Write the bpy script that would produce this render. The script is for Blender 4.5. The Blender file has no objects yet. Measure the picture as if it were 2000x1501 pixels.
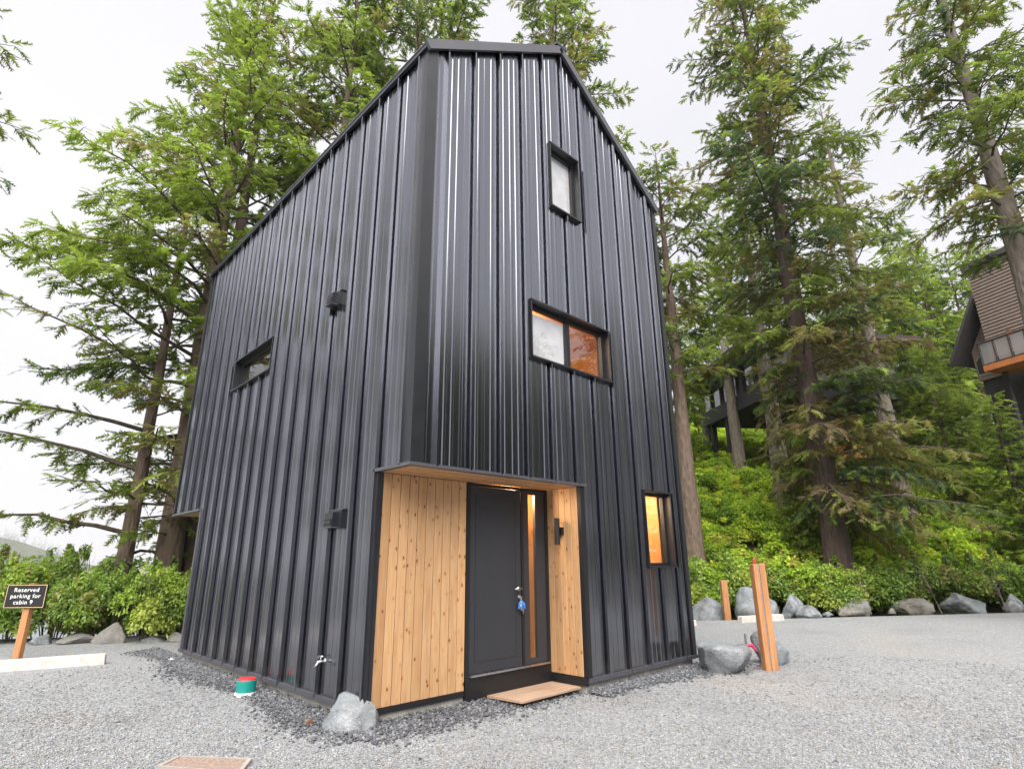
import bpy, bmesh, math, random
import numpy as np
from mathutils import Vector, Matrix

random.seed(7)
rng = np.random.default_rng(11)
sc = bpy.context.scene
COL = sc.collection

# ------------------------------------------------------------------ camera
CAM = np.array([-3.0543, -4.5575, 1.4345])
YAW, PITCH, ROLL, FOC = 0.8021, 0.3011, -0.0095, 1.1085
Fv = np.array([math.cos(PITCH) * math.cos(YAW), math.cos(PITCH) * math.sin(YAW), math.sin(PITCH)])
_R = np.array([math.sin(YAW), -math.cos(YAW), 0.0])
_U = np.cross(_R, Fv)
Rv = math.cos(ROLL) * _R + math.sin(ROLL) * _U
Uv = -math.sin(ROLL) * _R + math.cos(ROLL) * _U
cam_data = bpy.data.cameras.new('camera')
cam = bpy.data.objects.new('camera', cam_data)
COL.objects.link(cam)
cam_data.sensor_fit = 'HORIZONTAL'
cam_data.sensor_width = 36.0
cam_data.lens = FOC * 18.0
cam_data.clip_start = 0.05
cam_data.clip_end = 6000
M = Matrix.Identity(4)
for i in range(3):
    M[i][0], M[i][1], M[i][2], M[i][3] = Rv[i], Uv[i], -Fv[i], CAM[i]
cam.matrix_world = M
sc.camera = cam

# ------------------------------------------------------------------ sky and sun (overcast)
SUN_EL, SUN_AZ = math.radians(56), math.radians(222)     # azimuth measured from +x towards +y
w = bpy.data.worlds.new('World')
sc.world = w
w.use_nodes = True
nt = w.node_tree
nt.nodes.clear()
n_out = nt.nodes.new('ShaderNodeOutputWorld')
n_bg = nt.nodes.new('ShaderNodeBackground')
n_bg.inputs['Strength'].default_value = 0.1
n_sky = nt.nodes.new('ShaderNodeTexSky')
n_sky.sky_type = 'NISHITA'
n_sky.sun_disc = False
n_sky.sun_elevation = SUN_EL
n_sky.sun_rotation = math.pi / 2 - SUN_AZ
n_sky.dust_density = 4.0
n_tc = nt.nodes.new('ShaderNodeTexCoord')
n_noise = nt.nodes.new('ShaderNodeTexNoise')
n_noise.inputs['Scale'].default_value = 1.6
n_noise.inputs['Detail'].default_value = 4.0
n_ramp = nt.nodes.new('ShaderNodeValToRGB')
n_ramp.color_ramp.elements[0].position = 0.3
n_ramp.color_ramp.elements[0].color = (4.25, 4.18, 4.42, 1)
n_ramp.color_ramp.elements[1].position = 0.7
n_ramp.color_ramp.elements[1].color = (4.85, 4.79, 4.95, 1)
n_mix = nt.nodes.new('ShaderNodeMix')
n_mix.data_type = 'RGBA'
n_mix.inputs['Factor'].default_value = 0.93
nt.links.new(n_tc.outputs['Generated'], n_noise.inputs['Vector'])
nt.links.new(n_noise.outputs['Fac'], n_ramp.inputs['Fac'])
nt.links.new(n_sky.outputs['Color'], n_mix.inputs[6])
nt.links.new(n_ramp.outputs['Color'], n_mix.inputs[7])
nt.links.new(n_mix.outputs[2], n_bg.inputs['Color'])
nt.links.new(n_bg.outputs['Background'], n_out.inputs['Surface'])

sun_d = bpy.data.lights.new('sun', 'SUN')
sun_d.energy = 3.9
sun_d.angle = math.radians(80)
sun_d.color = (1.0, 0.96, 0.9)
sun = bpy.data.objects.new('sun', sun_d)
COL.objects.link(sun)
to_sun = Vector((math.cos(SUN_EL) * math.cos(SUN_AZ), math.cos(SUN_EL) * math.sin(SUN_AZ), math.sin(SUN_EL)))
sun.rotation_euler = to_sun.to_track_quat('Z', 'Y').to_euler()
sun.location = (-10, -10, 30)

sc.view_settings.view_transform = 'Standard'
sc.view_settings.look = 'None'
sc.view_settings.exposure = 1.15
sc.view_settings.gamma = 1.0
sc.view_settings.use_curve_mapping = False
sc.render.engine = 'CYCLES'
sc.cycles.use_denoising = True
sc.cycles.max_bounces = 7
sc.cycles.diffuse_bounces = 4
sc.cycles.glossy_bounces = 4
sc.cycles.transmission_bounces = 5
sc.cycles.transparent_max_bounces = 8
sc.cycles.sample_clamp_indirect = 6.0
sc.cycles.caustics_reflective = False
sc.cycles.caustics_refractive = False


# ------------------------------------------------------------------ helpers
def ray(x, y):
    """direction (unit depth along the view) of a place as seen in the 2000 x 1501 photograph"""
    return Fv + Rv * (x - 1000) / (FOC * 1000) - Uv * (y - 750.5) / (FOC * 1000)


def at(x, y, depth):
    return CAM + ray(x, y) * depth


def at_z(x, y, z):
    d = ray(x, y)
    return CAM + d * (z - CAM[2]) / d[2]


def empty(name, loc, label=None, cat=None, group=None, parent=None):
    o = bpy.data.objects.new(name, None)
    COL.objects.link(o)
    o.empty_display_size = 0.1
    o.location = loc
    tag(o, label, cat, group)
    if parent:
        o.parent = parent
    return o


def tag(o, label=None, cat=None, group=None, kind=None):
    if label:
        o['label'] = label
    if cat:
        o['category'] = cat
    if group:
        o['group'] = group
    if kind:
        o['kind'] = kind
    return o


def wloc(o):
    v = Vector((0, 0, 0))
    while o is not None:
        v += Vector(o.location)
        o = o.parent
    return v


def link(name, me, parent=None, loc=(0, 0, 0)):
    o = bpy.data.objects.new(name, me)
    COL.objects.link(o)
    o.location = loc
    if parent:
        o.parent = parent
    return o


def fast_mesh(name, verts, faces_flat, nper, mat, tone=None, smooth=False):
    """verts (n,3); faces_flat int array (m,nper)"""
    me = bpy.data.meshes.new(name)
    verts = np.ascontiguousarray(verts, dtype=np.float32)
    f = np.ascontiguousarray(faces_flat, dtype=np.int32)
    m = len(f)
    me.vertices.add(len(verts))
    me.vertices.foreach_set('co', verts.ravel())
    me.loops.add(m * nper)
    me.loops.foreach_set('vertex_index', f.ravel())
    me.polygons.add(m)
    me.polygons.foreach_set('loop_start', np.arange(0, m * nper, nper, dtype=np.int32))
    if smooth:
        me.polygons.foreach_set('use_smooth', np.ones(m, dtype=bool))
    if tone is not None:
        a = me.attributes.new('tone', 'FLOAT_COLOR', 'POINT')
        c = np.ones((len(verts), 4), dtype=np.float32)
        c[:, :3] = tone
        a.data.foreach_set('color', c.ravel())
    me.update(calc_edges=True)
    me.validate()
    if mat:
        me.materials.append(mat)
    return me


def mesh(name, verts, faces, mat, parent=None, smooth=False):
    """verts in world space"""
    p = wloc(parent) if parent else Vector((0, 0, 0))
    me = bpy.data.meshes.new(name)
    me.from_pydata([(v[0] - p.x, v[1] - p.y, v[2] - p.z) for v in verts], [], faces)
    me.update()
    if smooth:
        me.polygons.foreach_set('use_smooth', [True] * len(me.polygons))
    if mat:
        me.materials.append(mat)
    return link(name, me, parent)


BOXES = {}


def box_mesh(size, mat, bevel):
    key = (tuple(round(s, 4) for s in size), mat.name if mat else '', bevel)
    if key not in BOXES:
        bm = bmesh.new()
        bmesh.ops.create_cube(bm, size=1.0)
        for v in bm.verts:
            v.co = Vector((v.co.x * size[0], v.co.y * size[1], v.co.z * size[2]))
        if bevel:
            bmesh.ops.bevel(bm, geom=list(bm.edges), offset=bevel, segments=1, affect='EDGES', profile=0.5)
        me = bpy.data.meshes.new('block')
        bm.to_mesh(me)
        bm.free()
        if mat:
            me.materials.append(mat)
        BOXES[key] = me
    return BOXES[key]


def box(name, lo, hi, mat, parent=None, bevel=0.003):
    lo = [min(a, b) for a, b in zip(lo, hi)], [max(a, b) for a, b in zip(lo, hi)]
    a, b = lo
    size = [b[i] - a[i] for i in range(3)]
    bv = min(bevel, min(size) * 0.3) if bevel else 0
    me = box_mesh(size, mat, round(bv, 4))
    me.name = name
    c = Vector([(a[i] + b[i]) / 2 for i in range(3)])
    p = wloc(parent) if parent else Vector((0, 0, 0))
    return link(name, me, parent, c - p)


class MB:
    """collects boxes, hulls and tubes into one mesh"""
    def __init__(self):
        self.v, self.f = [], []

    def box(self, lo, hi):
        x0, y0, z0 = [min(a, b) for a, b in zip(lo, hi)]
        x1, y1, z1 = [max(a, b) for a, b in zip(lo, hi)]
        n = len(self.v)
        self.v += [(x0, y0, z0), (x1, y0, z0), (x1, y1, z0), (x0, y1, z0), (x0, y0, z1), (x1, y0, z1), (x1, y1, z1), (x0, y1, z1)]
        self.f += [[n + i for i in q] for q in ((0, 3, 2, 1), (4, 5, 6, 7), (0, 1, 5, 4), (1, 2, 6, 5), (2, 3, 7, 6), (3, 0, 4, 7))]
        return self

    def hexa(self, p):
        """8 corners, bottom ring then top ring"""
        n = len(self.v)
        self.v += [tuple(q) for q in p]
        self.f += [[n + i for i in q] for q in ((0, 3, 2, 1), (4, 5, 6, 7), (0, 1, 5, 4), (1, 2, 6, 5), (2, 3, 7, 6), (3, 0, 4, 7))]
        return self

    def tube(self, pts, rad, sides=8, caps=True):
        pts = [Vector(p) for p in pts]
        if not hasattr(rad, '__len__'):
            rad = [rad] * len(pts)
        n = len(self.v)
        for i, p in enumerate(pts):
            d = (pts[min(i + 1, len(pts) - 1)] - pts[max(i - 1, 0)]).normalized()
            a = d.orthogonal().normalized() if abs(d.z) < 0.95 else d.cross(Vector((0, 1, 0))).normalized()
            b = d.cross(a)
            for k in range(sides):
                t = 2 * math.pi * k / sides
                self.v.append(tuple(p + (a * math.cos(t) + b * math.sin(t)) * rad[i]))
        for i in range(len(pts) - 1):
            for k in range(sides):
                k2 = (k + 1) % sides
                self.f.append([n + i * sides + k, n + i * sides + k2, n + (i + 1) * sides + k2, n + (i + 1) * sides + k])
        if caps:
            self.f.append([n + k for k in range(sides)][::-1])
            self.f.append([n + (len(pts) - 1) * sides + k for k in range(sides)])
        return self

    def build(self, name, mat, parent=None, smooth=False):
        return mesh(name, self.v, self.f, mat, parent, smooth)


# ------------------------------------------------------------------ materials
def mat_new(name):
    m = bpy.data.materials.new(name)
    m.use_nodes = True
    t = m.node_tree
    return m, t, t.nodes['Principled BSDF']


def N(t, kind, **inp):
    n = t.nodes.new(kind)
    for k, v in inp.items():
        n.inputs[k.replace('_', ' ')].default_value = v
    return n


def ramp(t, src, stops):
    r = t.nodes.new('ShaderNodeValToRGB')
    e = r.color_ramp.elements
    while len(e) < len(stops):
        e.new(0.5)
    for i, (p, c) in enumerate(stops):
        e[i].position = p
        e[i].color = (c[0], c[1], c[2], 1) if hasattr(c, '__len__') else (c, c, c, 1)
    t.links.new(src, r.inputs['Fac'])
    return r.outputs['Color']


def mixc(t, fac, a, b, mode='MIX'):
    n = t.nodes.new('ShaderNodeMix')
    n.data_type = 'RGBA'
    n.blend_type = mode
    for sock, v in ((n.inputs[0], fac), (n.inputs[6], a), (n.inputs[7], b)):
        if hasattr(v, 'node'):
            t.links.new(v, sock)
        elif hasattr(v, '__len__'):
            sock.default_value = (v[0], v[1], v[2], 1)
        else:
            sock.default_value = v
    return n.outputs[2]


def bump(t, bsdf, src, strength=0.3, dist=0.01):
    b = t.nodes.new('ShaderNodeBump')
    b.inputs['Strength'].default_value = strength
    b.inputs['Distance'].default_value = dist
    t.links.new(src, b.inputs['Height'])
    t.links.new(b.outputs['Normal'], bsdf.inputs['Normal'])


def coords(t, scale=(1, 1, 1), kind='Object', rand=0.0):
    tc = t.nodes.new('ShaderNodeTexCoord')
    mp = t.nodes.new('ShaderNodeMapping')
    mp.inputs['Scale'].default_value = scale
    t.links.new(tc.outputs[kind], mp.inputs['Vector'])
    if rand:
        oi = t.nodes.new('ShaderNodeObjectInfo')
        vm = t.nodes.new('ShaderNodeVectorMath')
        vm.operation = 'SCALE'
        vm.inputs[0].default_value = (1.0, 1.7, 2.3)
        ml = t.nodes.new('ShaderNodeMath')
        ml.operation = 'MULTIPLY'
        ml.inputs[1].default_value = rand
        t.links.new(oi.outputs['Random'], ml.inputs[0])
        t.links.new(ml.outputs[0], vm.inputs['Scale'])
        t.links.new(vm.outputs[0], mp.inputs['Location'])
    return mp.outputs['Vector']


def noise(t, vec, scale, detail=3.0, rough=0.55, dist=0.0):
    n = t.nodes.new('ShaderNodeTexNoise')
    n.inputs['Scale'].default_value = scale
    n.inputs['Detail'].default_value = detail
    n.inputs['Roughness'].default_value = rough
    n.inputs['Distortion'].default_value = dist
    t.links.new(vec, n.inputs['Vector'])
    return n.outputs['Fac']


def voronoi(t, vec, scale, out='Distance', rnd=1.0):
    n = t.nodes.new('ShaderNodeTexVoronoi')
    n.inputs['Scale'].default_value = scale
    n.inputs['Randomness'].default_value = rnd
    t.links.new(vec, n.inputs['Vector'])
    return n.outputs[out]


def m_plain(name, col, rough=0.6, metal=0.0, var=0.12, scale=6.0, spec=0.5):
    m, t, b = mat_new(name)
    v = coords(t)
    f = noise(t, v, scale, 5)
    lo = tuple(c * (1 - var) for c in col)
    hi = tuple(min(1, c * (1 + var)) for c in col)
    t.links.new(ramp(t, f, [(0.3, lo), (0.7, hi)]), b.inputs['Base Color'])
    t.links.new(ramp(t, noise(t, v, scale * 3, 4), [(0.3, rough * 0.85), (0.7, min(1, rough * 1.15))]), b.inputs['Roughness'])
    b.inputs['Metallic'].default_value = metal
    b.inputs['Specular IOR Level'].default_value = spec
    return m


def m_metal_cladding():
    m, t, b = mat_new('black_steel_cladding')
    v = coords(t)
    v2 = coords(t, (60, 60, 0.6))
    col = ramp(t, noise(t, v2, 1.0, 3), [(0.3, (0.006, 0.006, 0.0075)), (0.7, (0.010, 0.010, 0.012))])
    sx = t.nodes.new('ShaderNodeSeparateXYZ')
    t.links.new(v, sx.inputs[0])
    low = ramp(t, sx.outputs['Z'], [(0.12, 1.0), (0.55, 0.0)])
    spl = mixc(t, 1.0, low, ramp(t, noise(t, coords(t, (5, 5, 3)), 2.0, 6, 0.7), [(0.42, 0.0), (0.75, 0.45)]), 'MULTIPLY')
    col = mixc(t, spl, col, (0.16, 0.15, 0.14))
    t.links.new(col, b.inputs['Base Color'])
    r = ramp(t, noise(t, v2, 1.3, 4), [(0.3, 0.14), (0.7, 0.24)])
    t.links.new(r, b.inputs['Roughness'])
    b.inputs['IOR'].default_value = 2.9
    b.inputs['Specular Tint'].default_value = (0.86, 0.89, 1.0, 1)
    wv = coords(t, (2.2, 2.2, 0.35))
    bump(t, b, noise(t, wv, 1.0, 2), 0.45, 0.02)
    return m


def m_cedar():
    m, t, b = mat_new('knotty_cedar')
    v = coords(t, (1, 1, 1), rand=13.0)
    st = t.nodes.new('ShaderNodeMapping')
    st.inputs['Scale'].default_value = (9, 9, 0.7)
    t.links.new(v, st.inputs['Vector'])
    grain = noise(t, st.outputs['Vector'], 3.2, 6, 0.6, 0.6)
    base = ramp(t, grain, [(0.25, (0.41, 0.228, 0.108)), (0.5, (0.50, 0.305, 0.155)), (0.75, (0.58, 0.385, 0.215))])
    oi = t.nodes.new('ShaderNodeObjectInfo')
    tint = ramp(t, oi.outputs['Random'], [(0.0, (0.78, 0.70, 0.62)), (0.35, (1.0, 0.97, 0.94)), (0.7, (0.92, 0.90, 0.88)), (1.0, (1.16, 1.10, 1.04))])
    base = mixc(t, 1.0, base, tint, 'MULTIPLY')
    kn = t.nodes.new('ShaderNodeMapping')
    kn.inputs['Scale'].default_value = (13.0, 13.0, 8.0)
    t.links.new(v, kn.inputs['Vector'])
    kd = voronoi(t, kn.outputs['Vector'], 1.0)
    halo = ramp(t, kd, [(0.05, 1.0), (0.30, 0.0)])
    base = mixc(t, halo, base, (0.42, 0.19, 0.065))
    knot = ramp(t, kd, [(0.085, 1.0), (0.14, 0.0)])
    base = mixc(t, knot, base, (0.09, 0.035, 0.014))
    t.links.new(base, b.inputs['Base Color'])
    b.inputs['Roughness'].default_value = 0.55
    bump(t, b, grain, 0.15, 0.004)
    return m


def m_timber(name, c0, c1, axis=2, rough=0.7):
    m, t, b = mat_new(name)
    s = [14, 14, 14]
    s[axis] = 0.9
    v = coords(t, tuple(s), rand=7.0)
    g = noise(t, v, 2.2, 6, 0.6, 0.5)
    col = ramp(t, g, [(0.28, c0), (0.72, c1)])
    spot = noise(t, coords(t), 2.5, 4)
    col = mixc(t, ramp(t, spot, [(0.45, 0.0), (0.75, 0.5)]), col, tuple(c * 0.6 for c in c0))
    t.links.new(col, b.inputs['Base Color'])
    b.inputs['Roughness'].default_value = rough
    bump(t, b, g, 0.3, 0.006)
    return m


def m_bark(name, c0, c1, moss=0.3):
    m, t, b = mat_new(name)
    v = coords(t, (7, 7, 1.6))
    a = noise(t, v, 1.6, 8, 0.65, 0.8)
    vo = voronoi(t, coords(t, (9, 9, 3.0)), 1.0)
    col = ramp(t, a, [(0.3, c0), (0.68, c1)])
    col = mixc(t, ramp(t, vo, [(0.05, 0.0), (0.5, 0.45)]), col, c1)
    ms = noise(t, coords(t), 1.4, 5)
    col = mixc(t, ramp(t, ms, [(0.5, 0.0), (0.72, moss)]), col, (0.13, 0.125, 0.045))
    t.links.new(col, b.inputs['Base Color'])
    b.inputs['Roughness'].default_value = 0.9
    h = mixc(t, 0.5, a, vo)
    bump(t, b, h, 1.0, 0.09)
    return m


def m_leaf(name, transl=0.42, tint=(1, 1, 1), gloss=0.0):
    m = bpy.data.materials.new(name)
    m.use_nodes = True
    t = m.node_tree
    t.nodes.clear()
    out = t.nodes.new('ShaderNodeOutputMaterial')
    at_ = t.nodes.new('ShaderNodeAttribute')
    at_.attribute_name = 'tone'
    n = noise(t, coords(t), 2.0, 3)
    col = mixc(t, 1.0, at_.outputs['Color'], ramp(t, n, [(0.3, tuple(a * b for a, b in zip((0.78, 0.8, 0.8), tint))), (0.7, tuple(a * b for a, b in zip((1.2, 1.18, 1.1), tint)))]), 'MULTIPLY')
    d = t.nodes.new('ShaderNodeBsdfDiffuse')
    tr = t.nodes.new('ShaderNodeBsdfTranslucent')
    t.links.new(col, d.inputs['Color'])
    tcol = mixc(t, 1.0, col, (1.12, 1.14, 0.85), 'MULTIPLY')
    t.links.new(tcol, tr.inputs['Color'])
    mx = t.nodes.new('ShaderNodeMixShader')
    mx.inputs[0].default_value = transl
    t.links.new(d.outputs[0], mx.inputs[1])
    t.links.new(tr.outputs[0], mx.inputs[2])
    last = mx.outputs[0]
    if gloss:
        g = t.nodes.new('ShaderNodeBsdfGlossy')
        g.inputs['Roughness'].default_value = 0.45
        m2 = t.nodes.new('ShaderNodeMixShader')
        m2.inputs[0].default_value = gloss
        t.links.new(last, m2.inputs[1])
        t.links.new(g.outputs[0], m2.inputs[2])
        last = m2.outputs[0]
    t.links.new(last, out.inputs['Surface'])
    return m


def m_glass(name, ior=1.9, tint=(0.95, 0.97, 0.97), rough=0.0):
    m = bpy.data.materials.new(name)
    m.use_nodes = True
    t = m.node_tree
    t.nodes.clear()
    out = t.nodes.new('ShaderNodeOutputMaterial')
    fr = t.nodes.new('ShaderNodeFresnel')
    geo = t.nodes.new('ShaderNodeNewGeometry')
    k1 = t.nodes.new('ShaderNodeMath')
    k1.operation = 'MULTIPLY_ADD'
    k1.inputs[1].default_value = -2.0
    k1.inputs[2].default_value = 1.0
    t.links.new(geo.outputs['Backfacing'], k1.inputs[0])
    k2 = t.nodes.new('ShaderNodeMath')
    k2.operation = 'POWER'
    k2.inputs[0].default_value = ior
    t.links.new(k1.outputs[0], k2.inputs[1])
    t.links.new(k2.outputs[0], fr.inputs['IOR'])
    tr = t.nodes.new('ShaderNodeBsdfTransparent')
    tr.inputs['Color'].default_value = (*tint, 1)
    gl = t.nodes.new('ShaderNodeBsdfGlossy')
    gl.inputs['Roughness'].default_value = rough
    mx = t.nodes.new('ShaderNodeMixShader')
    t.links.new(fr.outputs[0], mx.inputs[0])
    t.links.new(tr.outputs[0], mx.inputs[1])
    t.links.new(gl.outputs[0], mx.inputs[2])
    t.links.new(mx.outputs[0], out.inputs['Surface'])
    return m


def m_rock(name, tint=(1, 1, 1)):
    m, t, b = mat_new(name)
    v = coords(t, rand=9.0)
    a = noise(t, v, 4.0, 9, 0.65, 0.4)
    c = noise(t, v, 1.6, 4, 0.5, 0.8)
    col = ramp(t, a, [(0.3, tuple(0.10 * k for k in tint)), (0.5, tuple(0.27 * k for k in tint)), (0.72, tuple(0.50 * k for k in tint))])
    col = mixc(t, ramp(t, c, [(0.42, 0.0), (0.65, 0.75)]), col, tuple(k * j for k, j in zip((0.26, 0.29, 0.30), tint)))
    sp = noise(t, v, 38.0, 3, 0.7)
    col = mixc(t, ramp(t, sp, [(0.57, 0.0), (0.72, 0.4)]), col, (0.48, 0.49, 0.48))
    t.links.new(col, b.inputs['Base Color'])
    b.inputs['Roughness'].default_value = 0.88
    bump(t, b, mixc(t, 0.4, a, sp), 1.0, 0.05)
    return m


def m_gravel():
    m, t, b = mat_new('crushed_gravel')
    v = coords(t)
    cell = voronoi(t, v, 46.0, 'Color')
    dist = voronoi(t, v, 46.0, 'Distance')
    sep = t.nodes.new('ShaderNodeSeparateColor')
    t.links.new(cell, sep.inputs[0])
    col = ramp(t, sep.outputs[0], [(0.0, (0.165, 0.172, 0.184)), (0.35, (0.245, 0.255, 0.27)), (0.75, (0.30, 0.31, 0.322)), (1.0, (0.38, 0.385, 0.39))])
    col = mixc(t, ramp(t, dist, [(0.4, 0.0), (0.8, 0.6)]), col, (0.17, 0.172, 0.18))
    big = noise(t, v, 0.55, 5, 0.6, 0.5)
    col = mixc(t, ramp(t, big, [(0.38, 0.0), (0.52, 0.0), (0.72, 0.45)]), col, (0.17, 0.165, 0.165))
    br = noise(t, coords(t, (1, 1, 1)), 0.33, 3)
    col = mixc(t, ramp(t, br, [(0.55, 0.0), (0.72, 0.28)]), col, (0.33, 0.27, 0.22))
    t.links.new(col, b.inputs['Base Color'])
    b.inputs['Roughness'].default_value = 0.95
    fine = noise(t, v, 90.0, 3)
    bump(t, b, mixc(t, 0.35, dist, fine), 0.8, -0.02)
    return m


def m_tone(name, rough=0.9):
    m, t, b = mat_new(name)
    a = t.nodes.new('ShaderNodeAttribute')
    a.attribute_name = 'tone'
    n = noise(t, coords(t), 60.0, 3)
    t.links.new(mixc(t, 1.0, a.outputs['Color'], ramp(t, n, [(0.3, (0.8, 0.8, 0.8)), (0.7, (1.15, 1.15, 1.15))]), 'MULTIPLY'), b.inputs['Base Color'])
    b.inputs['Roughness'].default_value = rough
    return m


def m_soil():
    m, t, b = mat_new('forest_floor')
    v = coords(t)
    a = noise(t, v, 1.2, 8, 0.7)
    t.links.new(ramp(t, a, [(0.3, (0.035, 0.04, 0.016)), (0.55, (0.06, 0.075, 0.022)), (0.75, (0.09, 0.075, 0.04))]), b.inputs['Base Color'])
    b.inputs['Roughness'].default_value = 1.0
    bump(t, b, a, 1.0, 0.2)
    return m


def m_water():
    m, t, b = mat_new('grey_sea')
    b.inputs['Base Color'].default_value = (0.10, 0.12, 0.13, 1)
    b.inputs['Roughness'].default_value = 0.25
    bump(t, b, noise(t, coords(t), 0.4, 5), 0.3, 0.4)
    return m


MT = dict(
    steel=m_metal_cladding(),
    trim=m_plain('dark_trim_paint', (0.011, 0.012, 0.016), 0.36, spec=0.7, scale=1.5),
    flashing=m_plain('grey_flashing', (0.06, 0.06, 0.072), 0.42, spec=0.8, scale=1.5),
    cedar=m_cedar(),
    concrete=m_plain('concrete', (0.36, 0.34, 0.31), 0.9, var=0.25, scale=5),
    door=m_plain('charcoal_door_paint', (0.028, 0.030, 0.037), 0.5, var=0.06, scale=3),
    black=m_plain('black_paint', (0.010, 0.010, 0.012), 0.45),
    silver=m_plain('brushed_metal', (0.55, 0.55, 0.58), 0.3, 1.0),
    glass=m_glass('window_glass', 2.7),
    railglass=m_glass('railing_glass', 1.5, (0.80, 0.90, 0.88)),
    lining=m_timber('interior_fir', (0.50, 0.24, 0.075), (0.66, 0.36, 0.12), 2, 0.6),
    reflection_backing=m_plain('pale_reflection_backing', (0.75, 0.72, 0.74), 0.9),
    timber=m_timber('orange_post_timber', (0.36, 0.15, 0.055), (0.54, 0.27, 0.115), 2),
    deck=m_timber('orange_deck', (0.42, 0.13, 0.035), (0.60, 0.22, 0.07), 0),
    ply=m_timber('weathered_plywood', (0.30, 0.19, 0.12), (0.50, 0.36, 0.26), 0),
    whitewood=m_plain('cream_paint', (0.56, 0.51, 0.47), 0.8, var=0.22, scale=9),
    dull=m_plain('dull_frame', (0.30, 0.275, 0.25), 0.9),
    rock=m_rock('grey_granite', (0.74, 0.78, 0.83)),
    rockw=m_rock('brown_granite', (0.78, 0.71, 0.65)),
    gravel=m_gravel(),
    stone=m_tone('gravel_stone'),
    soil=m_soil(),
    water=m_water(),
    bark=m_bark('conifer_bark', (0.045, 0.031, 0.025), (0.19, 0.135, 0.105)),
    barkpale=m_bark('pale_bark', (0.085, 0.070, 0.060), (0.27, 0.225, 0.195), 0.35),
    barkdark=m_bark('dark_bark', (0.032, 0.022, 0.020), (0.115, 0.078, 0.066), 0.15),
    twig=m_bark('twig_bark', (0.045, 0.033, 0.026), (0.13, 0.10, 0.07), 0.3),
    needles=m_leaf('conifer_needles', 0.5),
    leaves=m_leaf('broad_leaves', 0.5, gloss=0.03),
    bank=m_leaf('brightened_salal_leaves', 0.5, (1.55, 1.42, 1.15)),  # leaf colour yellowed, and brightened in place of light missing on the slope
    teal=m_plain('teal_plastic', (0.01, 0.27, 0.24), 0.45),
    red=m_plain('red_plastic', (0.65, 0.03, 0.04), 0.45),
    pink=m_plain('pink_tape', (0.80, 0.05, 0.16), 0.6),
    blue=m_plain('blue_plastic', (0.05, 0.20, 0.55), 0.4),
    white=m_plain('white_paint', (0.80, 0.80, 0.80), 0.6, var=0.04),
    gold=m_plain('gold_paint', (0.62, 0.48, 0.26), 0.5),
    rust=m_plain('rust', (0.16, 0.07, 0.04), 0.9),
    darkhouse=m_plain('dark_house_paint', (0.028, 0.026, 0.03), 0.7),
    siding=m_plain('brown_siding', (0.19, 0.145, 0.125), 0.8),
    shingle=m_plain('dark_roofing', (0.06, 0.055, 0.06), 0.9),
    soffit=m_timber('brown_soffit', (0.16, 0.08, 0.045), (0.26, 0.14, 0.08), 0),
    dim=m_plain('dim_interior', (0.16, 0.15, 0.14), 0.9),
    hatch=m_plain('pinkish_chip', (0.24, 0.175, 0.145), 0.95, var=0.35, scale=40),
)


def m_emit(name, col, s):
    m = bpy.data.materials.new(name)
    m.use_nodes = True
    t = m.node_tree
    b = t.nodes['Principled BSDF']
    b.inputs['Base Color'].default_value = (*col, 1)
    b.inputs['Emission Color'].default_value = (*col, 1)
    b.inputs['Emission Strength'].default_value = s
    return m


def m_frost():
    m = bpy.data.materials.new('frosted_glass')
    m.use_nodes = True
    t = m.node_tree
    t.nodes.clear()
    out = t.nodes.new('ShaderNodeOutputMaterial')
    d, tl, tr = (t.nodes.new('ShaderNodeBsdf' + k) for k in ('Diffuse', 'Translucent', 'Transparent'))
    d.inputs['Color'].default_value = (0.36, 0.40, 0.43, 1)
    tl.inputs['Color'].default_value = (0.45, 0.50, 0.52, 1)
    a, b = t.nodes.new('ShaderNodeMixShader'), t.nodes.new('ShaderNodeMixShader')
    a.inputs[0].default_value = 0.5
    b.inputs[0].default_value = 0.25
    t.links.new(d.outputs[0], a.inputs[1])
    t.links.new(tl.outputs[0], a.inputs[2])
    t.links.new(a.outputs[0], b.inputs[1])
    t.links.new(tr.outputs[0], b.inputs[2])
    t.links.new(b.outputs[0], out.inputs['Surface'])
    return m


MT['frost'] = m_frost()
MT['bulb'] = m_emit('lit_bulb', (1.0, 0.85, 0.62), 14.0)

# ------------------------------------------------------------------ terrain
ROW_A, ROW_T, ROW_N = np.array([11.2, 3.0]), np.array([0.84, -0.5426]), np.array([0.5426, 0.84])
HED_B, HED_N = np.array([-0.5, 9.3]), np.array([0.58, 0.8146])


def sstep(a, b, x):
    t = np.clip((x - a) / (b - a), 0, 1)
    return t * t * (3 - 2 * t)


def terrain(x, y):
    x = np.asarray(x, dtype=float)
    y = np.asarray(y, dtype=float)
    s = (x - ROW_A[0]) * ROW_N[0] + (y - ROW_A[1]) * ROW_N[1]
    q = (x - ROW_A[0]) * ROW_T[0] + (y - ROW_A[1]) * ROW_T[1]
    s2 = (x - HED_B[0]) * HED_N[0] + (y - HED_B[1]) * HED_N[1]
    e = np.maximum(s - 0.8, 0)
    hill = 0.45 * np.minimum(e, 26) + 0.18 * np.maximum(e - 26, 0)
    hill = hill * sstep(0, 3, e) + 0.25 * np.sin(x * 0.7 + 1) * np.sin(y * 0.6) * sstep(2, 8, e)
    hill = np.minimum(hill, 26)
    drop = -np.minimum(0.30 * np.maximum(s2 - 1.6, 0), 9.0)
    k = sstep(-11, -3, q)
    return k * hill + (1 - k) * drop


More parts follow.
